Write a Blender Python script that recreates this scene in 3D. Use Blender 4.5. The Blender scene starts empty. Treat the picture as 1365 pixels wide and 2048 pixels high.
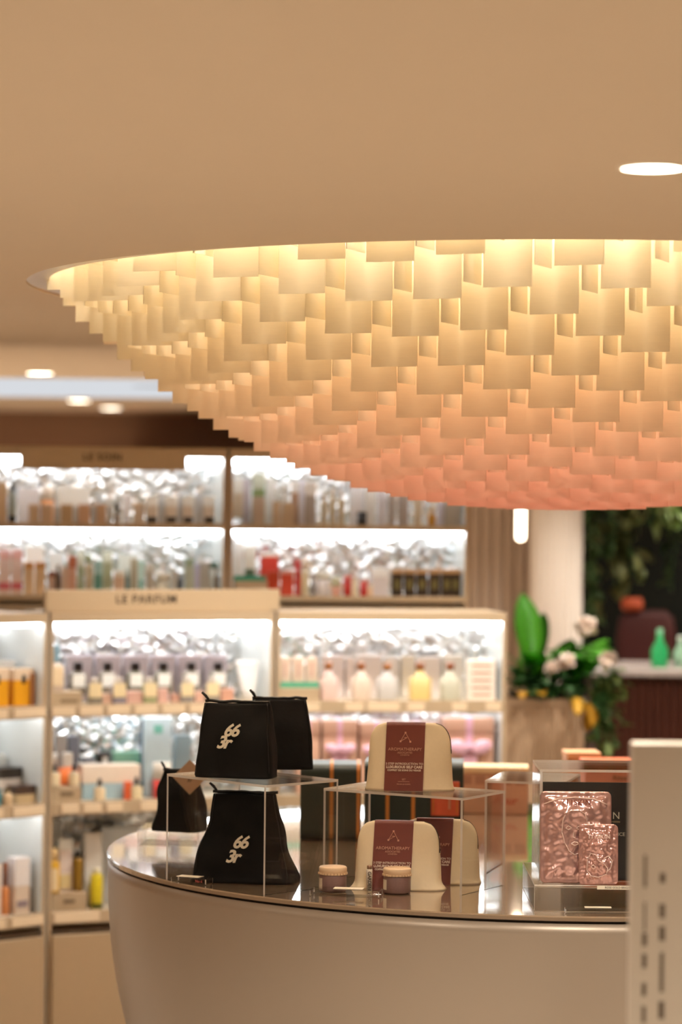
import bpy, bmesh, math, random
from mathutils import Vector, Matrix, noise
random.seed(7)
R = math.radians
C = bpy.context.scene.collection
SC = bpy.context.scene

# ------------------------------------------------------------------ camera
F = 5537.0                 # focal length in pixels of the 1365 px wide frame
EYE = 1.909
ROLL = 0.0097
cam_d = bpy.data.cameras.new('camera')
cam = bpy.data.objects.new('camera', cam_d); C.objects.link(cam)
cam_d.sensor_fit = 'HORIZONTAL'; cam_d.sensor_width = 24.0; cam_d.lens = 24.0 * F / 1365.0
cam.matrix_world = (Matrix.Translation((0, 0, EYE)) @ Matrix.Rotation(R(90) - 6.5 / F, 4, 'X')
                    @ Matrix.Rotation(ROLL, 4, 'Z'))
cam_d.clip_start = 0.05; cam_d.clip_end = 60
cam_d.dof.use_dof = True; cam_d.dof.focus_distance = 6.45; cam_d.dof.aperture_fstop = 2.2
SC.camera = cam

# ------------------------------------------------------------------ view, world
SC.view_settings.view_transform = 'Standard'; SC.view_settings.look = 'None'
SC.view_settings.gamma = 1.0; SC.view_settings.use_curve_mapping = False
SC.view_settings.exposure = 0.0
wd = bpy.data.worlds.new('world'); SC.world = wd; wd.use_nodes = True
wd.node_tree.nodes['Background'].inputs[0].default_value = (1.0, 0.8, 0.6, 1)
wd.node_tree.nodes['Background'].inputs[1].default_value = 0.15

SC.cycles.max_bounces = 8; SC.cycles.diffuse_bounces = 4; SC.cycles.adaptive_threshold = 0.06; SC.cycles.glossy_bounces = 4; SC.cycles.transmission_bounces = 6
SC.cycles.transparent_max_bounces = 20; SC.cycles.caustics_reflective = False; SC.cycles.caustics_refractive = False
SC.cycles.sample_clamp_indirect = 8.0

CEIL = 2.496
COUNTER = 1.0
DX, DY = 0.581, 7.4        # axis shared by the round island and the ceiling opening
DOWN_W = 58.0              # watts of one downlight
WARM = (1.0, 0.94, 0.83)

# ------------------------------------------------------------------ pixel helpers
def ray(x, y):
    xo, yo = x - 682.5, y - 1024.0
    c, s = math.cos(ROLL), math.sin(ROLL)
    return ((c * xo + s * yo) / F, -(-s * xo + c * yo + 6.5) / F)
def at(x, y, Y):
    a, b = ray(x, y)
    return Vector((a * Y, Y, EYE + b * Y))
def on_z(x, y, z):
    a, b = ray(x, y)
    Y = (z - EYE) / b
    return Vector((a * Y, Y, z))

# ------------------------------------------------------------------ materials
def lin(c):
    if isinstance(c, str):
        c = c.lstrip('#'); c = [int(c[i:i + 2], 16) / 255 for i in (0, 2, 4)]
    return tuple(((v + 0.055) / 1.055) ** 2.4 if v > 0.04045 else v / 12.92 for v in c) + (1.0,)
MATS = {}
def mat(col, rough=0.5, metal=0.0, var=0.06, scale=40.0, spec=0.5, name=None, trans=0.0, bump=0.0, stretch=None, coat=0.0, alpha=1.0):
    key = name or 'm_%s_%.2f_%.2f_%.2f_%.2f' % (col, rough, metal, trans, bump)
    if key in MATS: return MATS[key]
    m = bpy.data.materials.new(key); m.use_nodes = True
    nt = m.node_tree; b = nt.nodes['Principled BSDF']
    b.inputs['Roughness'].default_value = rough; b.inputs['Metallic'].default_value = metal
    b.inputs['Specular IOR Level'].default_value = spec
    b.inputs['Transmission Weight'].default_value = trans
    b.inputs['Coat Weight'].default_value = coat
    b.inputs['Alpha'].default_value = alpha
    tc = nt.nodes.new('ShaderNodeTexCoord'); n = nt.nodes.new('ShaderNodeTexNoise')
    n.inputs['Scale'].default_value = scale; n.inputs['Detail'].default_value = 3
    if stretch:
        mp = nt.nodes.new('ShaderNodeMapping'); mp.inputs['Scale'].default_value = stretch
        nt.links.new(tc.outputs['Object'], mp.inputs[0]); nt.links.new(mp.outputs[0], n.inputs['Vector'])
    else:
        nt.links.new(tc.outputs['Object'], n.inputs['Vector'])
    mx = nt.nodes.new('ShaderNodeMix'); mx.data_type = 'RGBA'
    c = lin(col)
    mx.inputs[6].default_value = tuple(max(0, v * (1 - var)) for v in c[:3]) + (1,)
    mx.inputs[7].default_value = tuple(min(1, v * (1 + var)) for v in c[:3]) + (1,)
    nt.links.new(n.outputs['Fac'], mx.inputs[0]); nt.links.new(mx.outputs[2], b.inputs['Base Color'])
    if bump:
        bp = nt.nodes.new('ShaderNodeBump'); bp.inputs['Strength'].default_value = bump; bp.inputs['Distance'].default_value = 0.004
        nt.links.new(n.outputs['Fac'], bp.inputs['Height']); nt.links.new(bp.outputs[0], b.inputs['Normal'])
    MATS[key] = m
    return m
def emit(name, col, strength):
    if name in MATS: return MATS[name]
    m = bpy.data.materials.new(name); m.use_nodes = True; nt = m.node_tree
    nt.nodes.remove(nt.nodes['Principled BSDF'])
    e = nt.nodes.new('ShaderNodeEmission'); e.inputs[0].default_value = tuple(col) + (1,); e.inputs[1].default_value = strength
    nt.links.new(e.outputs[0], nt.nodes['Material Output'].inputs[0]); MATS[name] = m
    return m
def acrylic(name, tint, gloss_boost=0.0):
    if name in MATS: return MATS[name]
    m = bpy.data.materials.new(name); m.use_nodes = True; nt = m.node_tree
    nt.nodes.remove(nt.nodes['Principled BSDF'])
    t = nt.nodes.new('ShaderNodeBsdfTransparent'); t.inputs[0].default_value = tuple(tint) + (1,)
    g = nt.nodes.new('ShaderNodeBsdfGlossy'); g.inputs['Roughness'].default_value = 0.02
    lw = nt.nodes.new('ShaderNodeLayerWeight'); lw.inputs[0].default_value = 0.5
    pw = nt.nodes.new('ShaderNodeMath'); pw.operation = 'POWER'; pw.inputs[1].default_value = 4.5
    f = nt.nodes.new('ShaderNodeMath'); f.operation = 'MULTIPLY_ADD'; f.inputs[1].default_value = 0.75; f.inputs[2].default_value = 0.035
    nt.links.new(lw.outputs['Facing'], pw.inputs[0]); nt.links.new(pw.outputs[0], f.inputs[0])
    mx = nt.nodes.new('ShaderNodeMixShader')
    nt.links.new(f.outputs[0], mx.inputs[0]); nt.links.new(t.outputs[0], mx.inputs[1]); nt.links.new(g.outputs[0], mx.inputs[2])
    nt.links.new(mx.outputs[0], nt.nodes['Material Output'].inputs[0]); MATS[name] = m
    return m
def edge_acrylic():
    if 'acrylic_edge' in MATS: return MATS['acrylic_edge']
    m = bpy.data.materials.new('acrylic_edge'); m.use_nodes = True; nt = m.node_tree
    b = nt.nodes['Principled BSDF']; b.inputs['Base Color'].default_value = (0.9, 0.86, 0.8, 1); b.inputs['Roughness'].default_value = 0.12
    b.inputs['Subsurface Weight'].default_value = 0.0
    tl = nt.nodes.new('ShaderNodeBsdfTranslucent'); tl.inputs[0].default_value = (0.95, 0.92, 0.88, 1)
    t = nt.nodes.new('ShaderNodeBsdfTransparent'); t.inputs[0].default_value = (.95, .95, .93, 1)
    m1 = nt.nodes.new('ShaderNodeMixShader'); m1.inputs[0].default_value = 0.45
    m2 = nt.nodes.new('ShaderNodeMixShader'); m2.inputs[0].default_value = 0.25
    nt.links.new(b.outputs[0], m1.inputs[1]); nt.links.new(tl.outputs[0], m1.inputs[2])
    nt.links.new(m1.outputs[0], m2.inputs[1]); nt.links.new(t.outputs[0], m2.inputs[2])
    nt.links.new(m2.outputs[0], nt.nodes['Material Output'].inputs[0]); MATS['acrylic_edge'] = m
    return m
ACR = acrylic('clear_acrylic', (0.965, 0.965, 0.955)); EDGE = edge_acrylic()

# ------------------------------------------------------------------ mesh helpers
def bx(bm, cx, cy, cz, sx, sy, sz, bev=0.0, seg=1, rot=0.0, M=None):
    mtx = Matrix.Translation((cx, cy, cz)) @ Matrix.Rotation(rot, 4, 'Z') @ Matrix.Diagonal((sx, sy, sz, 1))
    if M is not None: mtx = M @ mtx
    g = bmesh.ops.create_cube(bm, size=1.0, matrix=mtx)
    if bev > 0:
        es = list({e for v in g['verts'] for e in v.link_edges})
        bmesh.ops.bevel(bm, geom=es, offset=bev, segments=seg, affect='EDGES', profile=0.5)
    return bm
def b0(cx, cy, z0, sx, sy, sz, bev=0.0, seg=1):
    bm = bmesh.new(); bx(bm, cx, cy, z0 + sz / 2, sx, sy, sz, bev, seg); return bm
def lathe(bm, prof, seg=24, cx=0, cy=0, a0=0, a1=2 * math.pi, sx=1, sy=1):
    full = abs(a1 - a0 - 2 * math.pi) < 1e-6
    n = seg if full else seg + 1
    rings = []
    for r, z in prof:
        if r < 1e-6: rings.append([bm.verts.new((cx, cy, z))])
        else: rings.append([bm.verts.new((cx + sx * r * math.cos(a0 + (a1 - a0) * i / seg), cy + sy * r * math.sin(a0 + (a1 - a0) * i / seg), z)) for i in range(n)])
    for A, B in zip(rings, rings[1:]):
        for i in range(seg):
            j = (i + 1) % n
            if len(A) == 1 and len(B) == 1: continue
            if len(A) == 1: f = (A[0], B[j], B[i])
            elif len(B) == 1: f = (A[i], A[j], B[0])
            else: f = (A[i], A[j], B[j], B[i])
            try: bm.faces.new(f)
            except ValueError: pass
    return bm
def lz(prof, seg=24, **k):
    return lathe(bmesh.new(), prof, seg, **k)
def loft(bm, sections, cap=True):
    rings = [[bm.verts.new(p) for p in s] for s in sections]
    n = len(rings[0])
    for A, B in zip(rings, rings[1:]):
        for i in range(n):
            j = (i + 1) % n
            bm.faces.new((A[i], A[j], B[j], B[i]))
    if cap:
        bm.faces.new(list(reversed(rings[0]))); bm.faces.new(rings[-1])
    return bm
def rrect(hx, hy, r, z, n=4, cx=0, cy=0):
    pts = []
    for q, (sx, sy) in enumerate(((1, 1), (-1, 1), (-1, -1), (1, -1))):
        for k in range(n + 1):
            a = q * math.pi / 2 + k * math.pi / 2 / n
            pts.append((cx + sx * (hx - r) + r * math.cos(a), cy + sy * (hy - r) + r * math.sin(a), z))
    return pts
def tube(bm, pts, r, seg=6, cap=True):
    pts = [Vector(p) for p in pts]
    secs = []
    for i, p in enumerate(pts):
        t = (pts[min(i + 1, len(pts) - 1)] - pts[max(i - 1, 0)]).normalized()
        up = Vector((0, 0, 1)) if abs(t.z) < 0.9 else Vector((1, 0, 0))
        a = t.cross(up).normalized(); b = t.cross(a)
        rr = r[i] if isinstance(r, (list, tuple)) else r
        secs.append([p + a * rr * math.cos(2 * math.pi * k / seg) + b * rr * math.sin(2 * math.pi * k / seg) for k in range(seg)])
    return loft(bm, secs, cap)
def mk(name, bm, m, parent=None, smooth=False, loc=None, rotz=None):
    if isinstance(bm, bmesh.types.BMesh):
        bmesh.ops.recalc_face_normals(bm, faces=bm.faces)
        me = bpy.data.meshes.new(name); bm.to_mesh(me); bm.free()
    else: me = bm
    if smooth:
        for p in me.polygons: p.use_smooth = True
    if m is not None:
        if not me.materials:
            for q in (m if isinstance(m, (list, tuple)) else [m]): me.materials.append(q)
    o = bpy.data.objects.new(name, me); C.objects.link(o)
    if parent is not None: o.parent = parent
    if loc is not None: o.location = loc
    if rotz is not None: o.rotation_euler = (0, 0, rotz)
    return o
def tag(o, label, cat, group=None):
    o['label'] = label; o['category'] = cat
    if group: o['group'] = group
    return o
def thing(name, label, cat, loc=(0, 0, 0), rotz=0.0, group=None):
    o = bpy.data.objects.new(name, None); C.objects.link(o); o.empty_display_size = 0.05
    o.location = loc; o.rotation_euler = (0, 0, rotz)
    return tag(o, label, cat, group)
def struct(o):
    o['kind'] = 'structure'; return o
def text(name, s, size, m, parent, loc, rot=(R(90), 0, 0), align='CENTER', depth=0.0004, bold=0.0, shear=0.0, space=1.0):
    cu = bpy.data.curves.new(name, 'FONT'); cu.body = s; cu.size = size; cu.align_x = align; cu.align_y = 'CENTER'
    cu.extrude = depth; cu.offset = bold; cu.shear = shear; cu.space_character = space; cu.resolution_u = 3
    t = bpy.data.objects.new(name, cu); C.objects.link(t)
    dg = bpy.context.evaluated_depsgraph_get(); dg.update()
    me = bpy.data.meshes.new_from_object(t.evaluated_get(dg))
    bpy.data.objects.remove(t); bpy.data.curves.remove(cu)
    me.materials.clear(); me.materials.append(m); me.name = name
    o = bpy.data.objects.new(name, me); C.objects.link(o)
    o.parent = parent; o.location = loc; o.rotation_euler = rot
    return o

# ================================================================== THE ROOM
X0, X1, Y0, Y1 = -4.6, 5.6, -4.0, 17.3
M_ceil = mat('#dac3a7', 0.85, name='ceiling_plaster', var=0.015, scale=3)
M_floor = mat('#b8ac9e', 0.45, name='floor_stone', var=0.08, scale=2.5)
M_brown = mat('#8c674d', 0.6, name='brown_panel', var=0.1, scale=1.5, stretch=(1, 1, 8))
M_wall = mat('#c3a587', 0.8, name='tan_wall', var=0.03, scale=3)
M_champ = mat('#a58d72', 0.42, 0.35, name='champagne_lacquer', var=0.03, scale=6)

struct(mk('floor', b0((X0 + X1) / 2, (Y0 + Y1) / 2, -0.1, X1 - X0, Y1 - Y0, 0.1), M_floor))
def make_ceiling():
    RH = 1.42
    angs = [2 * math.pi * i / 160 for i in range(160)]
    for cx, cy in ((X0, Y0), (X1, Y0), (X1, Y1), (X0, Y1)):
        angs.append(math.atan2(cy - DY, cx - DX) % (2 * math.pi))
    angs = sorted(angs)
    bm = bmesh.new(); inner, outer, up = [], [], []
    for a in angs:
        dx, dy = math.cos(a), math.sin(a)
        tx = ((X1 - DX) / dx if dx > 0 else (X0 - DX) / dx) if abs(dx) > 1e-9 else 1e9
        ty = ((Y1 - DY) / dy if dy > 0 else (Y0 - DY) / dy) if abs(dy) > 1e-9 else 1e9
        t = min(tx, ty)
        inner.append(bm.verts.new((DX + RH * dx, DY + RH * dy, CEIL)))
        up.append(bm.verts.new((DX + RH * dx, DY + RH * dy, CEIL + 0.012)))
        outer.append(bm.verts.new((DX + t * dx, DY + t * dy, CEIL)))
    n = len(angs)
    for i in range(n):
        j = (i + 1) % n
        bm.faces.new((inner[i], inner[j], outer[j], outer[i])); bm.faces.new((inner[i], up[i], up[j], inner[j]))
    struct(mk('ceiling', bm, M_ceil))
make_ceiling()
struct(mk('wall_back', b0((X0 + X1) / 2, Y1 + 0.05, 0, X1 - X0 + .2, 0.1, CEIL), M_brown))
struct(mk('wall_front', b0((X0 + X1) / 2, Y0 - 0.05, 0, X1 - X0 + .2, 0.1, CEIL), M_wall))
struct(mk('wall_left', b0(X0 - 0.05, (Y0 + Y1) / 2, 0, 0.1, Y1 - Y0, CEIL), M_wall))
struct(mk('wall_right', b0(X1 + 0.05, (Y0 + Y1) / 2, 0, 0.1, Y1 - Y0, CEIL), M_wall))
# pale dropped strip across the far ceiling and the lighter brown bulkhead below the far ceiling
struct(mk('trim_1', b0(-2.2, 13.6, CEIL - 0.02, 4.7, 1.7, 0.02, 0.004), emit('pale_glow_strip', (0.92, 0.95, 1.0), 0.75)))  # the strip's brightness is put in as a faint glow of its own
struct(mk('trim_2', b0(-.32, 16.9, 2.05, 2.0, 0.7, 0.2, 0.004), mat('#7d5b45', 0.6, name='bulkhead_brown', var=0.05)))

# ------------------------------------------------------------------ downlights
M_trimring = mat('#efe2cf', 0.5, name='downlight_trim', var=0.02)
M_disc = emit('downlight_lens', (1.0, 0.86, 0.66), 14.0)
def downlight(x, y, label, group=None, r=0.052, w=1.0):
    t = thing('downlight', label, 'ceiling light', (x, y, CEIL), 0, group)
    mk('trim_ring', lz([(r, 0.0), (r, -0.003), (r + 0.006, -0.003), (r + 0.008, 0.0)], 32), M_trimring, t, True)
    mk('lens', lz([(0, -0.0025), (r, -0.0025)], 32), M_disc, t)
    ld = bpy.data.lights.new('downlight_beam', 'SPOT'); ld.energy = DOWN_W * w; ld.color = WARM
    ld.spot_size = R(125); ld.spot_blend = 0.6; ld.shadow_soft_size = 0.05
    lo = bpy.data.objects.new('downlight_beam', ld); C.objects.link(lo); lo.parent = t; lo.location = (0, 0, -0.03)
    return t
p = on_z(1305, 335, CEIL); downlight(p.x, p.y, 'round recessed downlight in the tan ceiling in front of the hanging panels', w=1.8)
p = on_z(80, 746, CEIL); downlight(p.x, p.y, 'round recessed downlight just in front of the white ceiling strip', r=0.058)
p = on_z(158, 801, CEIL); downlight(p.x, p.y, 'round recessed downlight between white ceiling strip and brown wall', r=0.062)
p = on_z(222, 816, CEIL); downlight(p.x, p.y, 'round recessed downlight close to the top of brown wall', r=0.062)
G = 'added fill downlights out of view on the shop ceiling'; LB = 'added fill downlight out of view on the shop ceiling'  # unseen downlights added to brighten the room, shelves and planter
for x in (-2.5, 2.7):
    for k in range(9): downlight(x, -2.5 + 2.1 * k, LB, G)
for x, y in ((-0.95, 4.6), (-.6, 2.3), (.7, 2.3), (0.1, 0.3), (0.1, -1.8), (1.55, 4.7), (-1.75, 4.4), (1.25, 3.3), (-1.1, 3.3), (.95, 10.35), (1.9, 10.2), (2.0, 12.2), (1.12, 11.35), (-.35, 8.92), (.35, 9.08), (1.0, 9.02), (-2.0, 10.9), (-1.9, 12.0), (-2.05, 13.0), (-2.15, 14.0), (-2.3, 15.0), (1.9, 15.6)): downlight(x, y, LB, G, w=3.2 if y > 10.5 and x < 0 else 1.8 if 2.9 < y < 5 else 1.0)
sp = on_z(300, 765, CEIL)
tag(mk('ceiling_speaker', lz([(0, -.02), (0.09, -.02), (0.10, 0)], 24), mat('#8a7766', .6), None, False, (sp.x, sp.y, CEIL)),
    'small taupe round speaker on the ceiling beside the hanging panels', 'speaker')

# ================================================================== CHANDELIER
def make_chandelier():
    t = thing('panel_chandelier', 'inverted dome chandelier of hanging cream to peach panels set in round ceiling opening', 'chandelier', (DX, DY, CEIL))
    RH = 1.42
    mk('flange', lz([(RH, 0.006), (RH - 0.06, 0.006), (RH - 0.06, 0.014), (RH, 0.014)], 160), mat('#e6ddd8', 0.28, 0.25, name='polished_flange', var=0.01), t, True)
    mk('recess_wall', lz([(RH, 0.012), (RH, 0.27)], 120), mat('#efe2cb', .7, name='recess_white', var=.01), t, True)
    mk('recess_top', lz([(0, 0.27), (RH, 0.27)], 120), MATS['recess_white'], t)
    ring = bmesh.new()
    lathe(ring, [(1.295, 0.232), (1.325, 0.232), (1.325, 0.25), (1.295, 0.25), (1.295, 0.232)], 120)
    mk('light_ring', ring, emit('cove_led', (1.0, 0.91, 0.74), 82.0), t)
    mk('light_panel', lz([(0, 0.262), (0.95, 0.262)], 64), emit('core_led', (1.0, 0.91, 0.75), 10.0), t)
    # panel material: the tint of each panel runs from cream to peach with its drop
    m = bpy.data.materials.new('tinted_panel'); m.use_nodes = True; nt = m.node_tree
    nt.nodes.remove(nt.nodes['Principled BSDF'])
    oi = nt.nodes.new('ShaderNodeObjectInfo'); tc = nt.nodes.new('ShaderNodeTexCoord')
    w = nt.nodes.new('ShaderNodeTexNoise'); w.inputs['Scale'].default_value = 60; mp = nt.nodes.new('ShaderNodeMapping'); mp.inputs['Scale'].default_value = (.3, .3, 6)
    nt.links.new(tc.outputs['Object'], mp.inputs[0]); nt.links.new(mp.outputs[0], w.inputs['Vector'])
    mr = nt.nodes.new('ShaderNodeMapRange'); mr.inputs[3].default_value = .96; mr.inputs[4].default_value = 1.03
    nt.links.new(w.outputs['Fac'], mr.inputs[0])
    mul = nt.nodes.new('ShaderNodeMix'); mul.data_type = 'RGBA'; mul.blend_type = 'MULTIPLY'; mul.inputs[0].default_value = 1
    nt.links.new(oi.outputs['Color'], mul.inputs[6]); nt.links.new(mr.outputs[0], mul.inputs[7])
    d = nt.nodes.new('ShaderNodeBsdfDiffuse'); tr = nt.nodes.new('ShaderNodeBsdfTranslucent'); mx = nt.nodes.new('ShaderNodeMixShader'); mx.inputs[0].default_value = 0.38
    nt.links.new(mul.outputs[2], d.inputs[0]); nt.links.new(mul.outputs[2], tr.inputs[0])
    nt.links.new(d.outputs[0], mx.inputs[1]); nt.links.new(tr.outputs[0], mx.inputs[2])
    nt.links.new(mx.outputs[0], nt.nodes['Material Output'].inputs[0])
    P = 0.083; W = 0.115; H = 0.2
    bm = bmesh.new(); bx(bm, 0, 0, H / 2, W, 0.0016, H)
    me = bpy.data.meshes.new('panel'); bm.to_mesh(me); bm.free(); me.materials.append(m)
    th = R(-22.0)
    def drop(r): return 0.585 * (1 - (r / 1.335) ** 2.45)
    cells = []
    for i in range(-18, 19):
        for j in range(-18, 19):
            x = (i + .15) * P * math.cos(th) - (j + .3) * P * math.sin(th); y = (i + .15) * P * math.sin(th) + (j + .3) * P * math.cos(th)
            r = math.hypot(x, y)
            dd = drop(r) if r < 1.335 else -1
            if r < 1.35 and dd > -0.01 or (r < 1.335):
                dd = max(dd, .012)
                cells.append((x, y, -dd + (.024 if (i + j) % 2 else 0), (i + j) % 2))
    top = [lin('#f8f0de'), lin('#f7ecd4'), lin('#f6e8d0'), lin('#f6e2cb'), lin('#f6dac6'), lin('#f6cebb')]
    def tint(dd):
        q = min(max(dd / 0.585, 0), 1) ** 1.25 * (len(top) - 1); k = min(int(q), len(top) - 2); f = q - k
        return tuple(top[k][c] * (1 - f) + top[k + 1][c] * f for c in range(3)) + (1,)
    def seen(c):
        X, Y, Z = c[0] + DX, c[1] + DY, c[2] + CEIL
        px = X / Y * F
        return (0 if -690 < px < 740 else 5) + Y * 0.3
    cells.sort(key=seen)
    wires = bmesh.new()
    for k, (x, y, z, v) in enumerate(cells):
        rz = th + (R(90) if v else 0) + random.uniform(-.02, .02)
        for s in (-1, 1):
            wx, wy = x + s * .045 * math.cos(rz), y + s * .045 * math.sin(rz)
            if z + H < .262: bx(wires, wx, wy, (z + H + .269) / 2, .0012, .0012, .269 - z - H)
        if k < 299:
            o = bpy.data.objects.new('panel', me); C.objects.link(o); o.parent = t
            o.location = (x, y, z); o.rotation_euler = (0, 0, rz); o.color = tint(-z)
    # panels outside the view or behind the others, one joined part in a single tint
    rest = cells[299:]
    bmr = bmesh.new()
    for x, y, z, v in rest:
        bx(bmr, 0, 0, 0, W, .0016, H, M=Matrix.Translation((x, y, z + H / 2)) @ Matrix.Rotation(th + (R(90) if v else 0), 4, 'Z'))
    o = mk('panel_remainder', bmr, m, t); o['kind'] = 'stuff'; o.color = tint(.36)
    o = mk('suspension_wires', wires, mat('#cfc4b2', .4, .6), t); o['kind'] = 'stuff'
make_chandelier()

# ================================================================== ROUND ISLAND
M_top = mat('#86705a', 0.10, 0.0, name='island_top_lacquer', var=0.03, scale=8, coat=1.0, spec=.7)
M_body = mat('#a29281', 0.36, 0.35, name='island_body_lacquer', var=0.02, scale=5)
isl = thing('display_island', 'round champagne lacquered display island tapering to the floor like a bowl', 'display counter', (DX, DY, 0))
r0 = 1.195
mk('worktop', lz([(0, COUNTER), (r0 - .003, COUNTER), (r0, COUNTER - .003), (r0, COUNTER - .011), (r0 - .01, COUNTER - .012), (0, COUNTER - .012)], 200), M_top, isl)
mk('shadow_gap', lz([(r0 - .012, COUNTER - .012), (r0 - .012, COUNTER - .018)], 200), mat('#2c2018', .6), isl, True)
prof = [(r0 - .012, COUNTER - .018), (r0 - .003, COUNTER - .018)]
for k in range(1, 40):
    z = (COUNTER - .018) * (1 - k / 39)
    q = (COUNTER - .018 - z) / .982
    prof.append((r0 - .003 - .012 * q - .40 * q ** 2.6, z))
mk('bowl_body', lz(prof, 200), M_body, isl, True)

# ================================================================== ACRYLIC DISPLAYS
def acr_panel(bm, c, s, M=None):
    """slab with bright polished edges: faces on the thin axis stay clear (slot 0), the rim is slot 1"""
    g0 = len(bm.faces); bx(bm, *c, *s, M=M); bm.faces.ensure_lookup_table()
    ax = min(range(3), key=lambda i: s[i])
    big = sorted(range(g0, len(bm.faces)), key=lambda i: -bm.faces[i].calc_area())
    for i in big[2:]: bm.faces[i].material_index = 1
def u_riser(name, label, corner, e1, l1, l2, h, th=.006):
    """open acrylic table: top sheet and two end panels; local x runs along e1"""
    a = math.atan2(e1[1], e1[0])
    t = thing(name, label, 'display riser', (corner[0], corner[1], COUNTER), a)
    sgn = -1
    for nm, c, s in (('top_sheet', (l1 / 2, sgn * l2 / 2, h - th / 2), (l1, l2, th)),
                     ('end_panel', (th / 2, sgn * l2 / 2, (h - th) / 2), (th, l2, h - th)),
                     ('end_panel', (l1 - th / 2, sgn * l2 / 2, (h - th) / 2), (th, l2, h - th))):
        bm = bmesh.new(); acr_panel(bm, c, s)
        mk(nm, bm, [ACR, EDGE], t)
    return t
# left riser: nearest corner, long side running back-left
RISE_L = u_riser('acrylic_riser', 'clear acrylic riser carrying two black fabric bags', (-.17, 6.50), (-.69, .72), .36, .235, .258)
RISE_R = u_riser('acrylic_riser', 'clear acrylic riser carrying one cream pouch with maroon band', (.294, 6.525), (-.856, .517), .385, .215, .23)
RISE_B = u_riser('acrylic_riser', 'empty clear acrylic riser behind the black panelled mask display', (.56, 6.86), (-.97, .24), .20, .26, .235)

def slab(name, label, loc, rotz, s, cat='price holder'):
    t = thing(name, label, cat, loc, rotz)
    bm = bmesh.new(); bx(bm, 0, 0, s[2] / 2, *s, bev=.0022); bm.faces.ensure_lookup_table()
    for f in bm.faces:
        if abs(f.normal.z) < .5 and f.calc_area() < .00035: f.material_index = 1
    mk('block', bm, [ACR, EDGE], t)
    return t
M_paper = mat('#efe3cd', .7, name='paper_card', var=.02)
M_print = mat('#6b5a4c', .7, name='print_grey')
p = on_z(388, 1752, COUNTER)
s = slab('price_holder', 'small acrylic price block with paper ticket in front of black bag', (-.352, 6.692, COUNTER), R(-24), (.095, .04, .016))
mk('paper_ticket', b0(-.005, 0, .0162, .06, .03, .001), M_paper, s); text('ticket_print', 'No 6', .009, mat('#c8605a', .6), s, (.03, -.0228, .009))
p = on_z(693, 1795, COUNTER)
s = slab('price_holder', 'acrylic price block with paper ticket beside the two mauve jars', (p.x, p.y + .03, COUNTER), R(-9), (.165, .06, .016))
mk('paper_ticket', b0(.005, .005, .0162, .07, .03, .001), M_paper, s)
p = on_z(340, 1692, COUNTER)
s = slab('acrylic_block', 'clear acrylic block under the black bag with the paper tag', (p.x, p.y + .07, COUNTER), R(-5), (.165, .14, .045), 'display block')

# ------------------------------------------------------------------ soft pouches
def pouch_surface(w, d, h, n, v, a, seed, wob):
    """closed outline at height fraction v, angle a"""
    ca, sa = math.cos(a), math.sin(a)
    x = w(v) * math.copysign(abs(ca) ** (2 / n), ca); y = d(v) * math.copysign(abs(sa) ** (2 / n), sa)
    p = Vector((x, y, v * h))
    if wob:
        q = Vector((x * 14 + seed * 7.3, y * 14, v * h * 14))
        p.x += wob * noise.noise(q) * (1 if v > .02 else .4); p.y += wob * 1.6 * noise.noise(q + Vector((5, 9, 2))) * (1 if v > .02 else .3)
        if v > .05: p.z += wob * .7 * noise.noise(q + Vector((1, 3, 8)))
    return p
def pouch_body(w, d, h, n=3.5, nv=26, na=56, seed=0, wob=0.0):
    bm = bmesh.new(); secs = []
    for i in range(nv + 1):
        v = i / nv
        secs.append([pouch_surface(w, d, h, n, v, 2 * math.pi * k / na, seed, wob) for k in range(na)])
    loft(bm, secs, True)
    return bm
M_cream = mat('#f2e0bf', .62, name='cream_faux_leather', var=.03, scale=120, bump=.08)
M_maroon = mat('#74352b', .5, name='maroon_card', var=.03)
M_copper = mat('#d8a48c', .4, .3, name='rose_print')
M_white_print = mat('#f1dccb', .5, name='white_print')
M_zip = mat('#4b3a28', .5, name='dark_zip')
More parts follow.
